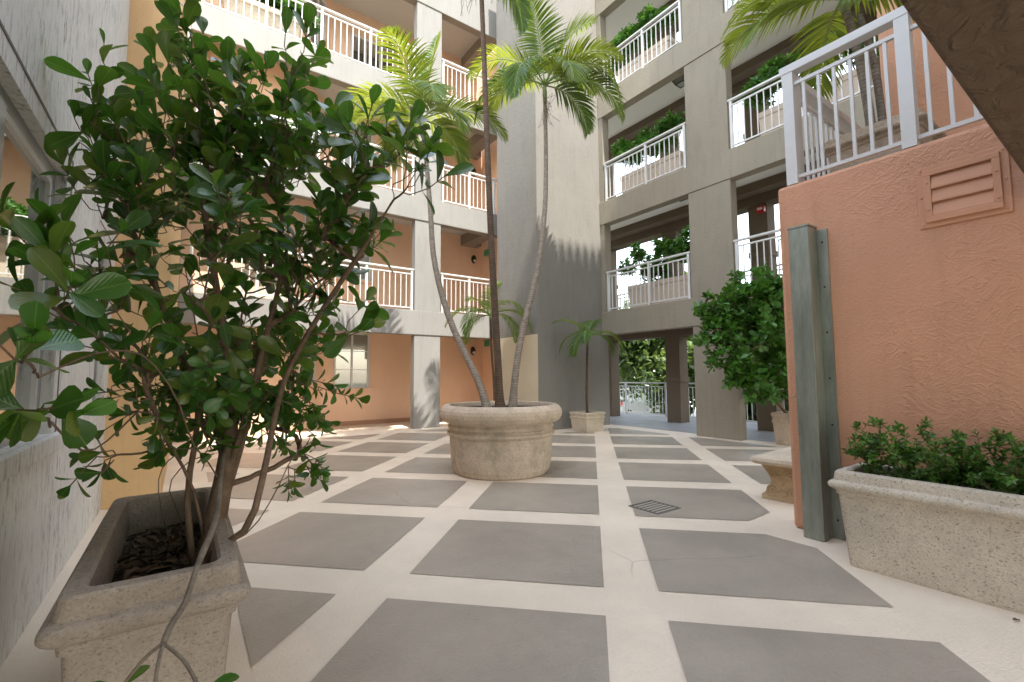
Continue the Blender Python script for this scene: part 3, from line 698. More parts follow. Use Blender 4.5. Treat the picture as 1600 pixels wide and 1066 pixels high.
# litter in left trough
P, D, N, L_ = [], [], [], []
for i in range(420):
    P.append((PLx+NR.uniform(-.13, .13), PLy+NR.uniform(-.59, .59), .505+abs(NR.normal(0, .012)))); D.append((NR.normal(), NR.normal(), NR.normal()*.15)); N.append((NR.normal()*.4, NR.normal()*.4, 1)); L_.append(NR.uniform(.035, .08))
lo = leaves(P, D, N, L_, [l*.35 for l in L_], SMALL, 'leaf_litter', m_litter)
tag(lo, 'dry brown leaf litter lying in the left stone trough', 'leaf litter', kind='stuff')

RPc = (3.67, 5.46, 0)
rp = thing('round_pot', 'large round weathered stone pot holding three palms in the middle', 'pot', RPc)
MB().lathe([(.63, 0), (.655, .02), (.68, .08), (.70, .2), (.715, .4), (.718, .50), (.735, .515), (.752, .535), (.752, .56), (.728, .575), (.715, .60), (.735, .612), (.742, .635), (.735, .655), (.722, .67), (.74, .688), (.79, .70), (.83, .73), (.855, .775), (.86, .82), (.85, .865), (.825, .90), (.79, .925), (.75, .93), (.735, .92), (.725, .88), (.72, .80)], n=128).build('pot_body', m_pot, rp)
MB().lathe([(.73, .80), (.73, .86)], n=48).build('soil', m_soil, rp)

def square_pot(label, c, w, h, m, rz=0, name='square_pot'):
    t = thing(name, label, 'pot', c, rz)
    a = w/2
    MB().rrect([(a*.82, a*.82, .02, 0), (a*.84, a*.84, .02, .02), (a*.92, a*.92, .02, h*.66), (a*.97, a*.97, .02, h*.70), (a*.97, a*.97, .02, h*.75), (a*.93, a*.93, .02, h*.77), (a*.94, a*.94, .02, h*.86), (a, a, .03, h*.9), (a*1.01, a*1.01, .03, h*.96), (a*.98, a*.98, .03, h), (a*.82, a*.82, .03, h), (a*.8, a*.8, .03, h*.85)]).build('pot_body', m, t)
    MB().rrect([(a*.81, a*.81, .03, h*.85), (a*.81, a*.81, .03, h*.9)]).build('soil', m_soil, t)
    return t
square_pot('small pale square pot with a slim palm before the grey tower', (7.88, 8.03, 0), .62, .45, m_smallpot)
square_pot('tan square pot half hidden by the terracotta wall end', (9.38, 4.1, 0), .56, .60, m_pot)
square_pot('square pot hidden behind the large round pot', (6.15, 9.4, 0), .5, .45, m_smallpot)

# ------------------------------------------------------------------ palms
def frond(origin, d0, L, droop, m, parent, nl=34, ll=.42, seed=0, vee=.55, wid=.035, twist=0):
    r = np.random.RandomState(seed); p = np.array(origin, float); d = unit(d0); pts = [p.copy()]; ds = [d.copy()]; n = 16
    for i in range(n):
        d = unit(d+np.array([0, 0, -droop*(i/n+.25)*2/n])); p = p+d*L/n; pts.append(p.copy()); ds.append(d.copy())
    side0 = np.cross(unit(d0), (0, 0, 1)); 
    if np.linalg.norm(side0) < .15: side0 = np.array([1, 0, 0])
    side0 = unit(side0)
    V, Fq = [], []
    nse = 5
    for k in range(nl):
        t = .14+.86*(k+.5)/nl; x = t*n; i = min(int(x), n-1); q = pts[i]+(pts[i+1]-pts[i])*(x-i); dd = ds[min(i+1, n)]
        side = unit(side0-dd*(side0@dd)); nu = np.cross(side, dd)
        if nu[2] < 0: nu = -nu
        env = (sin(pi*min(1, (t*.86+.16)))**.65)
        for sg in (-1, 1):
            l = ll*env*r.uniform(.88, 1.1); fwd = .45+.75*t+r.normal(0, .05)
            ld = unit(side*sg+dd*fwd+nu*(vee*(1-.6*t))+r.normal(0, .05, 3)); wv = wid*(.6+.5*env)
            lp = q.copy(); base = len(V)
            nn = unit(np.cross(ld, dd)*sg)
            for j in range(nse):
                u = j/(nse-1); wj = wv*(.35 if j == 0 else (1.0 if j in (1, 2) else (.62 if j == 3 else .04)))/2
                ax = unit(np.cross(ld, nn)); V += [lp-ax*wj+nn*wj*.5, lp, lp+ax*wj+nn*wj*.5]
                ld = unit(ld+np.array([0, 0, -.10-.06*droop*r.uniform(.6, 1.3)])); lp = lp+ld*l/(nse-1)
            for j in range(nse-1):
                a = base+j*3; Fq += [(a, a+1, a+4, a+3), (a+1, a+2, a+5, a+4)]
    o = np_mesh('frond', np.array(V), np.array(Fq), m, parent)
    MB().tube(pts, [.017*(1-.85*i/n) for i in range(n+1)], 5).build('rachis', m_palmstalk, o, smooth=True)
    return o
m_palmstalk = plain('palm_stalk', (0.22, 0.30, 0.08), .5)
def smooth_path(pts, n=24):
    P = np.array(pts, float); out = []
    m = len(P)
    for s in np.linspace(0, m-1-1e-6, n):
        i = int(s); t = s-i; p0, p1, p2, p3 = P[max(i-1, 0)], P[i], P[min(i+1, m-1)], P[min(i+2, m-1)]
        out.append(.5*((2*p1)+(-p0+p2)*t+(2*p0-5*p1+4*p2-p3)*t*t+(-p0+3*p1-3*p2+p3)*t**3))
    return out
def palm(label, path, r0, r1, fronds, L, ll, seed, mf, mt, group=None, shaft=.45, nl=52, wid=.03, base_flare=1.5):
    t = thing('palm_tree', label, 'palm', tuple(path[0]), 0, group); o0 = np.array(path[0], float)
    pts = [p-o0 for p in smooth_path(path)]; n = len(pts)
    rad = [r1+(r0-r1)*(1-i/(n-1)) + (r0*(base_flare-1)*max(0, 1-i/2.5)) for i in range(n)]
    MB().tube(pts, rad, 12).build('trunk', mt, t, smooth=True)
    top = pts[-1]; d = unit(pts[-1]-pts[-3])
    cs = [top+d*shaft*u for u in (0, .3, .7, 1)]
    MB().tube(cs, [r1*1.1, r1*1.35, r1*1.0, r1*.4], 10).build('crownshaft', m_shaft, t, smooth=True)
    c = top+d*shaft*.8
    for i, (ax, ay, dep, ln, dr) in enumerate(fronds):       # direction as right, up, away parts
        v = rt*ax+np.array([0, 0, 1.0])*ay+np.array([sy, cy, 0])*dep
        mm = mf[i % len(mf)] if isinstance(mf, list) else mf
        frond(c, v, L*ln, dr, mm, t, nl, ll, seed+i, wid=wid)
    # bare flower stalks under the crown
    b = MB(); r = np.random.RandomState(seed)
    for k in range(3):
        a = r.uniform(0, 6.28); q = top-d*.05
        for e in range(7):
            b.tube([q, q+np.array([cos(a)*.12, sin(a)*.12, -.02]), q+np.array([cos(a)*.25+r.normal(0, .08), sin(a)*.25+r.normal(0, .08), -.15+r.normal(0, .08)]), q+np.array([cos(a)*.34+r.normal(0, .1), sin(a)*.34+r.normal(0, .1), -.3+r.normal(0, .1)])], .004, 4)
    if shaft > .3: b.build('flower_stalk', m_twig, t)
    return t
m_shaft = plain('palm_crownshaft', (0.22, 0.27, 0.12), .5)
G3 = 'palms growing from the round pot'
palm('left palm of the round pot, curving left to a bright yellow green crown', [(3.50, 5.52, .80), (3.47, 5.75, 1.25), (3.32, 6.35, 2.2), (3.27, 6.8, 3.2), (3.38, 7.2, 4.2), (3.50, 7.65, 5.3), (3.54, 7.9, 5.95)], .056, .036,
     [(.12, 1, .1, 1.05, .3), (-.75, .75, .0, 1.05, 1.5), (-.8, .25, -.3, 1.0, 1.6), (.85, .55, .2, 1.05, 1.3), (.6, .25, -.5, .8, 1.7), (-.35, .7, .7, .85, 1.3), (.3, .6, -.8, .9, 1.8), (-.15, .9, -.4, .9, 1.1), (.75, .15, .5, .7, 1.9), (-.45, -.1, .2, .6, 1.6)],
     1.9, .62, 100, [m_palmy], m_palmbark, G3)
palm('right palm of the round pot, curving right to a dark green crown', [(3.84, 5.42, .80), (3.95, 5.5, 1.3), (4.2, 5.65, 2.0), (4.70, 5.88, 3.1), (5.13, 6.2, 4.3), (5.50, 6.6, 5.6), (5.70, 6.85, 6.85)], .056, .036,
     [(.35, 1, .1, 1.15, .9), (-.55, .8, .1, 1.1, 1.6), (-.85, .4, -.1, 1.1, 2.2), (.9, .45, .0, 1.15, 1.9), (.8, .75, -.3, 1.2, 2.6), (-.35, .35, -.6, 1.05, 2.6), (.35, .5, -.7, .8, 2.2), (.6, .9, .5, 1.0, 1.2), (-.1, 1, -.2, .9, 1.2), (-.7, .75, .5, .9, 1.5), (.9, .1, .3, .8, 2.0), (.8, .9, -.2, 1.0, 1.3)],
     1.85, .62, 130, [m_palmg, m_palmy, m_palmg, m_palmg, m_palmy], m_palmbark, G3)
palm('middle palm of the round pot, straight brown trunk leaving the top of the picture', [(3.66, 5.46, .80), (3.65, 5.50, 1.5), (3.63, 5.62, 3.1), (3.66, 5.78, 4.7), (3.74, 6.0, 6.3), (3.80, 6.2, 7.9)], .058, .038,
     [(-.5, .45, -.3, 1.0, 2.8), (.75, .55, -.1, 1.05, 2.3), (.5, .3, .4, 1.0, 2.7), (-.8, .7, .3, 1.0, 1.5), (0, 1, .2, 1, .8), (.9, .8, .2, 1.1, 1.4), (.2, .6, -.9, .8, 1.5)],
     1.5, .50, 160, [m_palmg], m_palmbark2, G3, base_flare=1.7)
palm('slim small palm in the pale square pot before the grey tower', [(7.88, 8.03, .36), (7.87, 8.03, .9), (7.85, 7.98, 1.6), (7.84, 7.93, 2.15)], .032, .024,
     [(-.7, .9, 0, 1.0, 1.2), (-.8, .35, .1, .9, 2.0), (.9, .5, 0, 1.05, 1.8), (.7, .3, -.4, .85, 2.3), (-.2, .6, -.6, .7, 2.4), (.2, .9, .2, .6, 1.5), (-.6, .2, -.5, .8, 2.5)],
     1.05, .36, 190, [m_palmg], m_palmbark2, None, .12, 34, .018)
palm('pale small palm showing behind the trunks of the round pot', [(6.15, 9.4, .4), (6.13, 9.42, 1.2), (6.08, 9.45, 2.0), (6.05, 9.45, 2.7)], .035, .026,
     [(-.8, .5, 0, 1.0, 1.6), (.9, .5, 0, 1.0, 1.9), (-.4, .4, -.5, .95, 2.5), (.1, .9, .1, .7, 1.0), (.7, .2, -.5, .9, 2.4), (-.5, 1, .3, .7, 1.2), (-.7, .1, .3, .8, 2.4), (.5, .8, -.3, .9, 2.2)],
     1.35, .42, 210, [m_palmg, m_palmy], m_palmbark2, None, .12, 36, .02)
land_palm = palm('double trunk palm with yellow green fronds on the raised landing', [(5.42, 1.50, 3.42), (5.40, 1.52, 3.9), (5.34, 1.56, 4.5), (5.30, 1.62, 4.95)], .043, .036,
     [(-.9, .45, .1, 1.0, 1.3), (-.9, .1, -.1, .95, 1.2), (-.6, .9, .3, .9, 1.2), (.5, .9, 0, .8, 1.0), (-.3, .1, -.8, .55, 1.8), (.7, .3, -.2, .6, 1.6), (-.8, .6, .6, 1.0, 1.4), (.2, .1, .7, .8, 1.8)],
     1.35, .48, 240, [m_palmy], m_palmbark, None, .2, 36, .026)
MB().tube([p-np.array([5.42, 1.5, 3.42]) for p in smooth_path([(5.52, 1.44, 3.42), (5.5, 1.45, 3.9), (5.45, 1.47, 4.4), (5.38, 1.54, 4.9)], 10)], [.04, .038, .036, .034, .034, .034, .032, .03, .03, .028], 10).build('trunk', m_palmbark, land_palm, smooth=True)
trough('moulded stone trough on the raised landing holding the palm', (5.42, 1.44, 3.003), .33, .37, m_pot, soilz=.5, h=.64)

# ------------------------------------------------------------------ bench
bn = thing('stone_bench', 'pale carved stone bench with scroll legs behind the terracotta wall end', 'bench', (4.93, 2.62, 0), radians(4))
MB().rrect([(.60, .225, .03, -.035), (.625, .25, .04, -.02), (.635, .26, .04, .0), (.625, .25, .04, .028), (.61, .235, .04, .035)], c=(.635, -.26, .42), q=4).build('seat', m_smallpot, bn)
def bench_leg(x):
    prof = []
    for t in np.linspace(0, 1, 22):
        z = .385*(1-t); s = .155+.05*cos(t*2*pi*1.05)*(1-.3*t)+(.02 if t > .85 else 0); prof.append((s, z))
    poly = [(-s, z) for s, z in prof]+[(s, z) for s, z in prof[::-1]]
    b = MB(); n = len(poly); v = [(x, -.26+y, z) for y, z in poly]+[(x+.13, -.26+y, z) for y, z in poly]
    b.add(v, [tuple(range(n)), tuple(range(n, 2*n))[::-1]]+[(i, i+n, (i+1) % n+n, (i+1) % n) for i in range(n)])
    lg = b.build('leg', m_benchleg, bn)
    sc = MB()
    for (cy_, cz, r0_, sg) in ((-.36, .10, .07, 1), (-.16, .10, .07, -1), (-.35, .28, .05, 1), (-.17, .28, .05, -1)):
        pts = [(x-.004, cy_+sg*(r0_*(1-k/26))*cos(k*.5), cz+(r0_*(1-k/26))*sin(k*.5)) for k in range(24)]
        sc.tube(pts, .009, 5)
    for k in range(5): sc.tube([(x-.003, -.26, .05+.06*k), (x-.003, -.26+.045*(1 if k % 2 else -1), .09+.06*k)], .008, 5)
    sc.build('scroll_carving', m_benchleg, lg, smooth=True)
m_benchleg = stone('ochre_cast_stone', (0.60, 0.46, 0.28), pit=.2, stain=.4)
bench_leg(.17); bench_leg(.95)

# ------------------------------------------------------------------ shrubs on the right
bl = [(7.83, 4.58, 2.07, 0.33), (7.87, 4.65, 2.43, 0.30), (8.24, 4.48, 2.68, 0.36), (8.67, 4.29, 2.81, 0.40), (9.17, 4.17, 2.85, 0.40), (7.90, 4.46, 1.66, 0.33), (8.50, 4.34, 2.20, 0.50), (8.24, 4.37, 1.33, 0.30), (9.0, 4.29, 2.11, 0.55), (9.0, 4.22, 1.38, 0.42), (8.68, 4.31, 1.14, 0.34), (9.60, 4.26, 2.64, 0.45), (9.14, 4.25, 0.98, 0.22), (7.62, 4.65, 2.23, 0.16), (7.98, 4.49, 1.25, 0.14), (9.68, 4.15, 1.88, 0.5), (7.55, 4.8, 2.55, .1), (7.45, 4.72, 1.95, .12), (7.7, 4.7, 2.75, .1), (8.3, 4.5, 3.1, .12), (7.6, 4.6, 1.5, .1), (8.9, 4.3, 3.25, .12), (8.3, 4.3, .95, .1)]
shrub('rounded dark green shrub in the tan square pot, left of the terracotta wall', 'shrub', (9.35, 4.12, .52), bl, 51, m_shrub, (.09, .17), 7, 40, OBOV, .5,
      stems=[[(9.35, 4.12, .52), (9.3, 4.15, .75), (9.2, 4.25, 1.0)], [(9.38, 4.1, .52), (9.36, 4.08, .8), (9.25, 4.15, 1.15)], [(9.33, 4.15, .52), (9.22, 4.25, .72), (9.1, 4.4, .95)]], tip=.0022, cap=.03)
bl = []; r_ = random.Random(11)
for i in range(34):
    y = 1.30-.055*i*1.0; bl.append((4.03+r_.uniform(-.16, .16), y if y > -.1 else r_.uniform(-.05, 1.2), .72+r_.uniform(-.05, .17)+.04*sin(i), .09+r_.uniform(0, .06)))
for i in range(26): bl.append((4.03+r_.uniform(-.2, .2), r_.uniform(.0, 1.36), .84+r_.uniform(-.04, .16), .04))
for i in range(30): bl.append((4.03+r_.uniform(-.17, .17), r_.uniform(.0, 1.33), .64+r_.uniform(-.03, .06), .08))
shrub('low small leaved green hedge filling the pale stone trough', 'shrub', (4.03, .66, .54), bl, 52, m_hedge, (.026, .046), 7, 130, SMALL, .5,
      stems=[[(4.03+r_.uniform(-.1, .1), y, .53), (4.03+r_.uniform(-.1, .1), y, .58), (4.03+r_.uniform(-.1, .1), y, .64)] for y in lin(0, 1.25, 14)], tip=.0011, cap=.006, name='low_hedge')

# ------------------------------------------------------------------ big bush in the left trough
def pdp(x, y, D):
    v = fw*F_PX+rt*(x-800)-up*(y-533); return np.array([0, 0, CAM_H])+v*(D/(v@fw))
bt = thing('broad_leaf_bush', 'tall dark glossy broad leaved bush in the near left stone trough', 'bush')
BUSH_B = [(-0.038, 3.227, 3.307, 0.172), (-0.076, 3.275, 3.079, 0.229), (0.42, 2.92, 3.113, 0.21), (0.409, 2.896, 2.782, 0.244), (-0.364, 3.192, 2.853, 0.139), (-0.444, 3.084, 2.632, 0.131), (-0.254, 3.139, 2.575, 0.26), (0.081, 3.205, 2.621, 0.382), (-0.145, 3.153, 2.247, 0.319), (0.336, 3.038, 2.467, 0.344), (0.772, 2.184, 2.389, 0.16), (0.86, 2.07, 2.272, 0.119), (0.661, 2.454, 2.307, 0.204), (0.571, 2.599, 2.085, 0.191), (0.448, 3.004, 1.972, 0.286), (0.144, 3.4, 2.009, 0.322), (-0.178, 3.028, 1.861, 0.217), (-0.347, 2.538, 1.805, 0.132), (-0.395, 2.337, 1.685, 0.094), (-0.245, 2.726, 1.65, 0.146), (-0.026, 2.959, 1.428, 0.167), (-0.112, 2.488, 1.195, 0.122), (-0.194, 2.439, 1.023, 0.116), (-0.3, 2.648, 1.58, 0.097), (0.357, 3.24, 1.444, 0.237), (0.54, 2.898, 1.735, 0.188), (0.718, 2.603, 1.57, 0.113), (0.759, 2.476, 1.98, 0.122), (0.509, 3.071, 1.441, 0.175), (0.419, 3.104, 1.097, 0.172), (0.552, 2.844, 0.893, 0.144), (0.213, 2.613, 2.027, 0.192), (0.015, 2.658, 1.724, 0.153), (-0.403, 3.261, 2.404, 0.139), (0.236, 3.24, 3.052, 0.222), (0.175, 3.585, 2.442, 0.388), (-0.397, 2.302, 1.581, 0.052)]
BUSH_N = [(-0.331, 1.644, 1.38, 0.048), (-0.294, 1.629, 1.252, 0.056), (-0.241, 1.783, 1.169, 0.063)]
bs = [[(0.10, 2.50, 0.435), (0.13, 2.535, 0.602), (0.165, 2.62, 0.810), (0.196, 2.742, 1.006), (0.209, 2.873, 1.225), (0.181, 3.051, 1.507), (0.140, 3.175, 1.813), (0.083, 3.245, 2.165), (0.022, 3.254, 2.546)],
      [(0.161, 2.615, 0.785), (0.231, 2.693, 1.009), (0.292, 2.814, 1.225), (0.365, 2.917, 1.542), (0.442, 2.951, 1.923), (0.475, 2.897, 2.259)],
      [(0.08, 2.40, 0.48), (0.13, 2.30, 0.62), (0.225, 2.12, 0.745), (0.289, 2.229, 0.922), (0.360, 2.465, 1.144), (0.448, 2.691, 1.359), (0.587, 2.626, 1.670), (0.715, 2.386, 1.954), (0.806, 2.178, 2.182)],
      [(0.09, 2.38, 0.48), (0.15, 2.27, 0.63), (0.235, 2.10, 0.735), (0.332, 2.206, 0.841), (0.432, 2.369, 0.969), (0.538, 2.475, 1.007)],
      [(0.10, 2.52, 0.60), (0.046, 2.531, 0.846), (-0.049, 2.518, 1.053), (-0.134, 2.504, 1.195), (-0.22, 2.36, 1.10), (-0.27, 2.15, 1.08), (-0.313, 1.893, 1.201)],
      [(0.173, 2.680, 0.923), (0.119, 2.822, 1.133), (0.001, 2.940, 1.428), (-0.119, 2.998, 1.728), (-0.184, 3.017, 2.027), (-0.243, 3.088, 2.381), (-0.336, 3.129, 2.653)],
      [(0.0, 2.68, 0.48), (-0.07, 2.80, 0.72), (-0.08, 2.83, 0.86), (-0.03, 2.78, 0.95), (0.06, 2.74, 1.0), (0.12, 2.70, 1.03)],
      [(0.06, 2.78, 0.48), (0.0, 2.88, 0.66), (-0.04, 2.86, 0.8), (0.03, 2.76, 0.92), (0.13, 2.68, 0.96)],
      [(0.169, 2.632, 0.810), (0.10, 2.53, 0.95), (0.038, 2.459, 1.05), (-0.025, 2.34, 1.25), (-0.121, 2.291, 1.405), (-0.21, 2.24, 1.43), (-0.289, 2.165, 1.40), (-0.349, 1.906, 1.332)],
      [(-0.049, 2.518, 1.053), (-0.142, 2.561, 1.302), (-0.167, 2.502, 1.465), (-0.317, 2.401, 1.730), (-0.377, 2.320, 1.732)],
      [(0.07, 2.45, .48), (0.03, 2.56, .8), (0.06, 2.7, 1.1), (0.05, 2.8, 1.5), (-.02, 2.9, 1.9)],
      [(0.12, 2.62, .48), (0.22, 2.75, .85), (0.30, 2.85, 1.15), (0.38, 2.9, 1.5)]]
bs = [[tuple(float(c) for c in p) for p in smooth_path(q, len(q)*2)] for q in bs]
BUSH_B += [(.0, 2.62, 1.25, .16), (-.12, 2.55, 1.35, .15), (.12, 2.7, 1.3, .18), (.3, 2.75, 1.3, .18), (0.035, 2.811, 1.233, 0.176), (0.184, 3.069, 1.291, 0.181), (0.420, 2.904, 1.254, 0.181), (0.523, 2.721, 1.117, 0.122), (-0.071, 2.412, 1.040, 0.092), (0.022, 2.791, 1.551, 0.192), (0.271, 3.103, 1.588, 0.225), (-0.193, 2.464, 1.409, 0.119), (-0.334, 2.300, 1.614, 0.106), (0.068, 3.238, 3.032, 0.233), (0.240, 3.148, 2.682, 0.272), (0.527, 2.593, 2.500, 0.174), (-0.380, 3.143, 2.161, 0.133), (0.537, 2.819, 1.289, 0.126), (0.543, 2.759, 1.900, 0.181), (-0.262, 2.934, 2.190, 0.192)]
bp = Plant(bs, 3)
CC = np.array((.15, 2.95, 1.75))
shoots = []
def blob(x, y, z, r, dens, ln=(.12, .24)):
    bp.connect((x, y, z), 5, .03, .1, 0)
    for q in range(max(2, int(dens*r*r*10))):
        v = bp.r.normal(0, 1, 3); v = v/np.linalg.norm(v)*r*bp.r.uniform(.1, .8)
        p = np.array((x, y, z))+v
        out = unit(p-CC)*.6+unit(v)*.5+np.array([0, 0, .75 if z > 1.3 else .15])+bp.r.normal(0, .25, 3)
        out = unit(out); L = bp.r.uniform(*ln); q2 = p+out*L
        p[0] = max(p[0], -.57); q2[0] = max(q2[0], -.55)
        pa = bp.connect(p, 3, .035, .1)
        i = len(bp.pos); mid = (p+q2)/2+bp.r.normal(0, .012, 3)
        bp.pos += [mid, q2]; bp.par += [pa[-1], i]; bp.paths.append([pa[-1], i, i+1]); shoots.append((p, mid, q2))
def shoot_leaves(sh, name, Lr, asp, gap=.034):
    r = bp.r; P, D, N, LL, WW = [], [], [], [], []
    for (a, b, c) in sh:
        tot = np.linalg.norm(c-a); n = max(3, int(tot*.95/gap)); th = r.uniform(0, 6.28)
        for k in range(n):
            t = 1-k*gap/tot; q = b+(c-b)*(2*t-1) if t > .5 else a+(b-a)*2*t; d = unit(c-b) if t > .5 else unit(b-a)
            u = unit(np.cross(d, (0.2, .1, 1.0) if abs(d[2]) < .9 else (1, 0, 0))); w_ = np.cross(d, u); th += 1.57+r.normal(0, .25)
            for sg in (0, pi):
                if r.uniform() < .16+.3*k/n: continue
                rad = u*cos(th+sg)+w_*sin(th+sg); ph = radians(min(80, (26 if k == 0 else 45)+8*k+r.normal(0, 12)))
                dd = d*cos(ph)+rad*sin(ph)-np.array([0, 0, .06*k*r.uniform(0, 1.5)]); l = r.uniform(*Lr)*(.8 if k == 0 else 1)
                P.append(q); D.append(dd); N.append(d*sin(ph)-rad*cos(ph)+r.normal(0, .28, 3)); LL.append(l); WW.append(l*asp*r.uniform(.85, 1.15))
    return leaves(P, D, N, LL, WW, OBOV, name, m_clusia, bt)
for (x, y, z, r) in sorted(BUSH_B, key=lambda q: q[2]): blob(x, y, z, r, (32 if x > .5 else 18) if z > 1.5 else 34, (.12, .24) if z > 1.2 else (.06, .14))
k_near = len(shoots)
for (x, y, z, r) in BUSH_N[:2]: blob(x, y, z, r*.6, 1, (.05, .08))
bp.wood('branches', m_bark, bt, .0026, .016, 6)
MB().tube(bs[0], [.058, .052, .048, .045, .043, .04, .038, .034, .03, .027, .025, .023, .021, .019, .018, .016, .015, .014][:len(bs[0])], 10).build('trunk', m_bark, bt, smooth=True)
shoot_leaves([q for q in shoots[:k_near] if q[2][2] > 1.45], 'foliage', (.09, .19), .51, .046)
shoot_leaves([q for q in shoots[:k_near] if q[2][2] <= 1.45], 'foliage', (.055, .11), .54, .026)
shoot_leaves(shoots[k_near:], 'foliage', (.09, .125), .7, .045)
dv = np.array((-0.228, 2.869, 1.968)); r9 = np.random.RandomState(9)
leaves([dv+r9.normal(0, .02, 3) for i in range(9)], [(r9.normal()*.35, r9.normal()*.3, -1) for i in range(9)], r9.normal(0, 1, (9, 3)), r9.uniform(.06, .10, 9), r9.uniform(.02, .035, 9), SMALL, 'dead_leaves', m_dead, bt)
tw_ = MB(); tw_.tube(smooth_path([(0.171, 2.676, 0.985), (0.145, 2.394, 0.899), (0.119, 2.115, 0.796), (0.059, 1.831, 0.735), (0.027, 1.674, 0.685), (-0.003, 1.586, 0.669), (-0.018, 1.525, 0.652)], 16), [.011]*8+[.008]*8, 6)
for q_ in ([(-0.018, 1.525, 0.652), (-0.056, 1.516, 0.630), (-0.102, 1.518, 0.571)], [(-0.018, 1.525, 0.652), (0.029, 1.457, 0.621), (0.062, 1.377, 0.576)], [(-0.018, 1.525, 0.652), (-0.026, 1.458, 0.632), (-0.031, 1.380, 0.589)]): tw_.tube(smooth_path(q_, 8), .0045, 5)
tw_.build('hanging_stem', m_twig, bt, smooth=True)
e1 = np.array([(-0.018, 1.525, 0.652), (-0.056, 1.516, 0.630), (-0.102, 1.518, 0.571)][-1]); e2 = np.array([(-0.018, 1.525, 0.652), (0.029, 1.457, 0.621), (0.062, 1.377, 0.576)][-1])
leaves([e1, e1, e2, e2], [(-.6, .3, .15), (.5, .3, .3), (-.5, .2, .2), (.5, .1, .1)], [(0, 0, 1)]*4, [.09, .07, .07, .08], [.055, .04, .04, .05], OBOV, 'low_leaves', m_clusia, bt)

# ------------------------------------------------------------------ beyond the corridor: trees, cars, far building
def tree(label, x, y, h, rad, seed, n=8500, m=m_tree):
    t = thing('street_tree', label, 'tree', (x, y, -1.3), 0, 'trees along the street')
    r = np.random.RandomState(seed)
    P = Plant([[(0, 0, 0), (.05, .05, h*.2), (0, .1, h*.38)]], seed)
    cl = []
    for k in range(16):
        v = r.normal(0, 1, 3); v = v/np.linalg.norm(v)*r.uniform(.4, .95); c = (v[0]*rad, v[1]*rad, h*.50+v[2]*h*.36); cl.append(c); P.connect(c, 5, .05)
    P.wood('trunk', m_bark, t, .03, .22, 7)
    cl = np.array(cl); idx = r.randint(0, len(cl), n); v = r.normal(0, 1, (n, 3)); v /= np.linalg.norm(v, axis=1, keepdims=True)
    pos = cl[idx]+v*(rad*.42*r.uniform(.3, 1, (n, 1))); L = r.uniform(.18, .36, n)
    leaves(pos, r.normal(0, 1, (n, 3))+np.array([0, 0, -.2]), r.normal(0, .6, (n, 3))+np.array([0, 0, 1]), L, L*.5, TINY, 'crown', m, t)
for i, (x, y, h, rd) in enumerate([(17.5, 12.5, 7.4, 2.9), (18.5, 17.5, 8.2, 3.2), (16.8, 8.5, 6.6, 2.5), (31, 20, 10, 4.6), (31, 30, 10, 4.8), (30, 12, 9, 4.2), (19, 24, 8.0, 3.3), (17.5, 4.2, 6.2, 2.4), (33, 42, 11, 5.5), (17, -1, 6.4, 2.5)]):
    tree(['pale green street tree seen through the ground floor opening beside the broad pier', 'spreading street tree behind the white street railing', 'street tree just outside the corridor right of the brown column', 'tall far tree across the road, left one', 'tall far tree across the road, behind the others', 'tall far tree across the road, right one', 'street tree far along the kerb beyond the tower', 'small street tree behind the tan square pot', 'farthest tree at the end of the road', 'street tree hidden beyond the terracotta wall'][i], x, y, h, rd, 300+i)
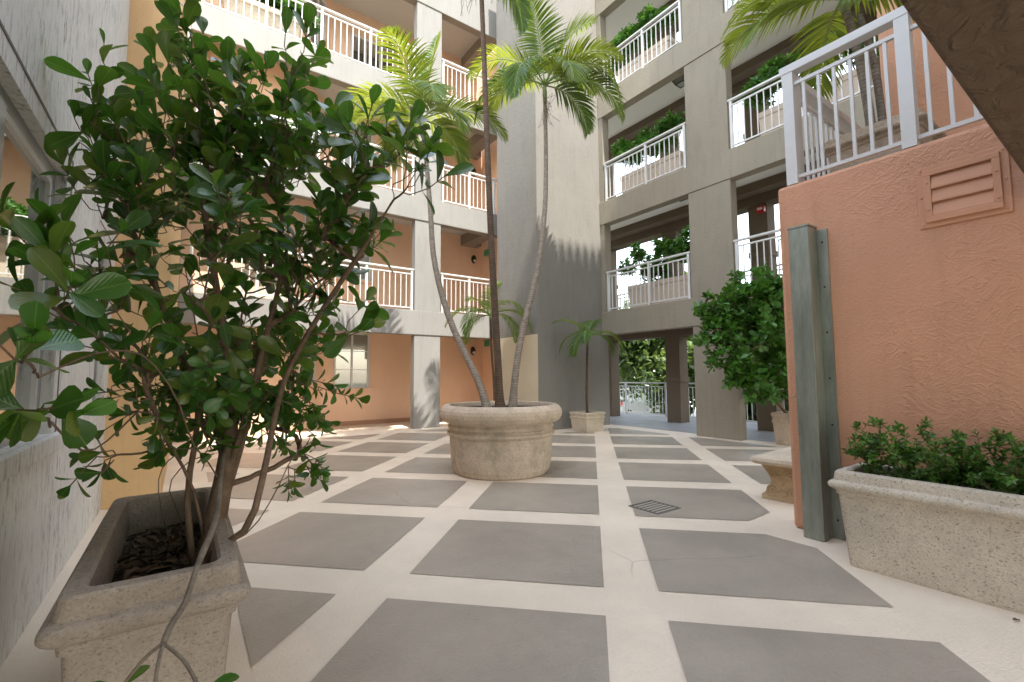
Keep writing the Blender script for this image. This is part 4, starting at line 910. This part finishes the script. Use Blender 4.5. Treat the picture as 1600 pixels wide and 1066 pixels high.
def car(label, x, y, rz, c, van=False):
    t = thing('parked_car', label, 'car', (x, y, -1.29), rz, 'vehicles parked on the street')
    cm = plain('car_paint', c, .25, .1, .6)
    H = 2.0 if van else 1.45
    sec = [(-2.2, .35, .75), (-2.15, .3, .95), (-1.6, .28, 1.0), (-1.0, .28, H-.05), (-.6, .28, H), (.6 if not van else 1.5, .28, H), (1.2 if not van else 1.8, .28, 1.0 if not van else 1.2), (2.0, .3, .85), (2.2, .38, .7)]
    b = MB(); rs = []
    for xx, z0, z1 in sec: rs.append([(xx, -.85, z0), (xx, .85, z0), (xx, .88, (z0+z1)/2), (xx, .72 if z1 > 1.1 else .84, z1), (xx, -.72 if z1 > 1.1 else -.84, z1), (xx, -.88, (z0+z1)/2)])
    b.rings(rs); b.build('body', cm, t, bevel=.05)
    for sg in (-1, 1):
        MB().box(-1.1, .9 if not van else 1.4, sg*.83-.02, sg*.83+.02, 1.02 if not van else 1.3, H-.18).build('side_window', m_glass, t)
        for xx in (-1.4, 1.4):
            wh = MB().lathe([(.1, -.1), (.32, -.1), (.34, -.06), (.34, .06), (.32, .1), (.1, .1)], n=20).build('wheel', m_screen, t, loc=(xx, sg*.8, .33)); wh.rotation_euler = (pi/2, 0, 0)
    return t
car('white van parked beyond the street railing', 21.2, 16.0, radians(90), (.75, .75, .75), True)
car('red car parked beyond the street railing, left of the white van', 21.2, 21.5, radians(90), (.5, .04, .03))
car('silver car parked beyond the street railing, right of the white van', 21.2, 10.6, radians(90), (.5, .52, .55))
car('blue grey car parked far along the street', 21.2, 27.0, radians(90), (.2, .25, .32))
fb = thing('pink_house', 'pink building with a tiled roof far across the street', 'building', (40, 8, -1.3))
MB().box(-4, 4, -10, 4, 0, 14.5).build('wall', m_pink, fb)
MB().add([(-4.5, -10.5, 14.5), (4.5, -10.5, 14.5), (4.5, 4.5, 14.5), (-4.5, 4.5, 14.5), (0, -7, 17.5), (0, 1, 17.5)], [(0, 1, 4), (1, 2, 5, 4), (2, 3, 5), (3, 0, 4, 5), (0, 3, 2, 1)]).build('roof', m_tile, fb)
for zz in (1.2, 4.6, 8, 11.4):
    for yy in (-8, -4.8, -1.6, 1.6):
        o = MB().box(-4.06, -3.99, yy, yy+1.3, zz, zz+1.6).build('window', m_white, fb)
        MB().box(-4.08, -4.061, yy+.1, yy+1.2, zz+.1, zz+1.5).build('pane', m_glass, o)
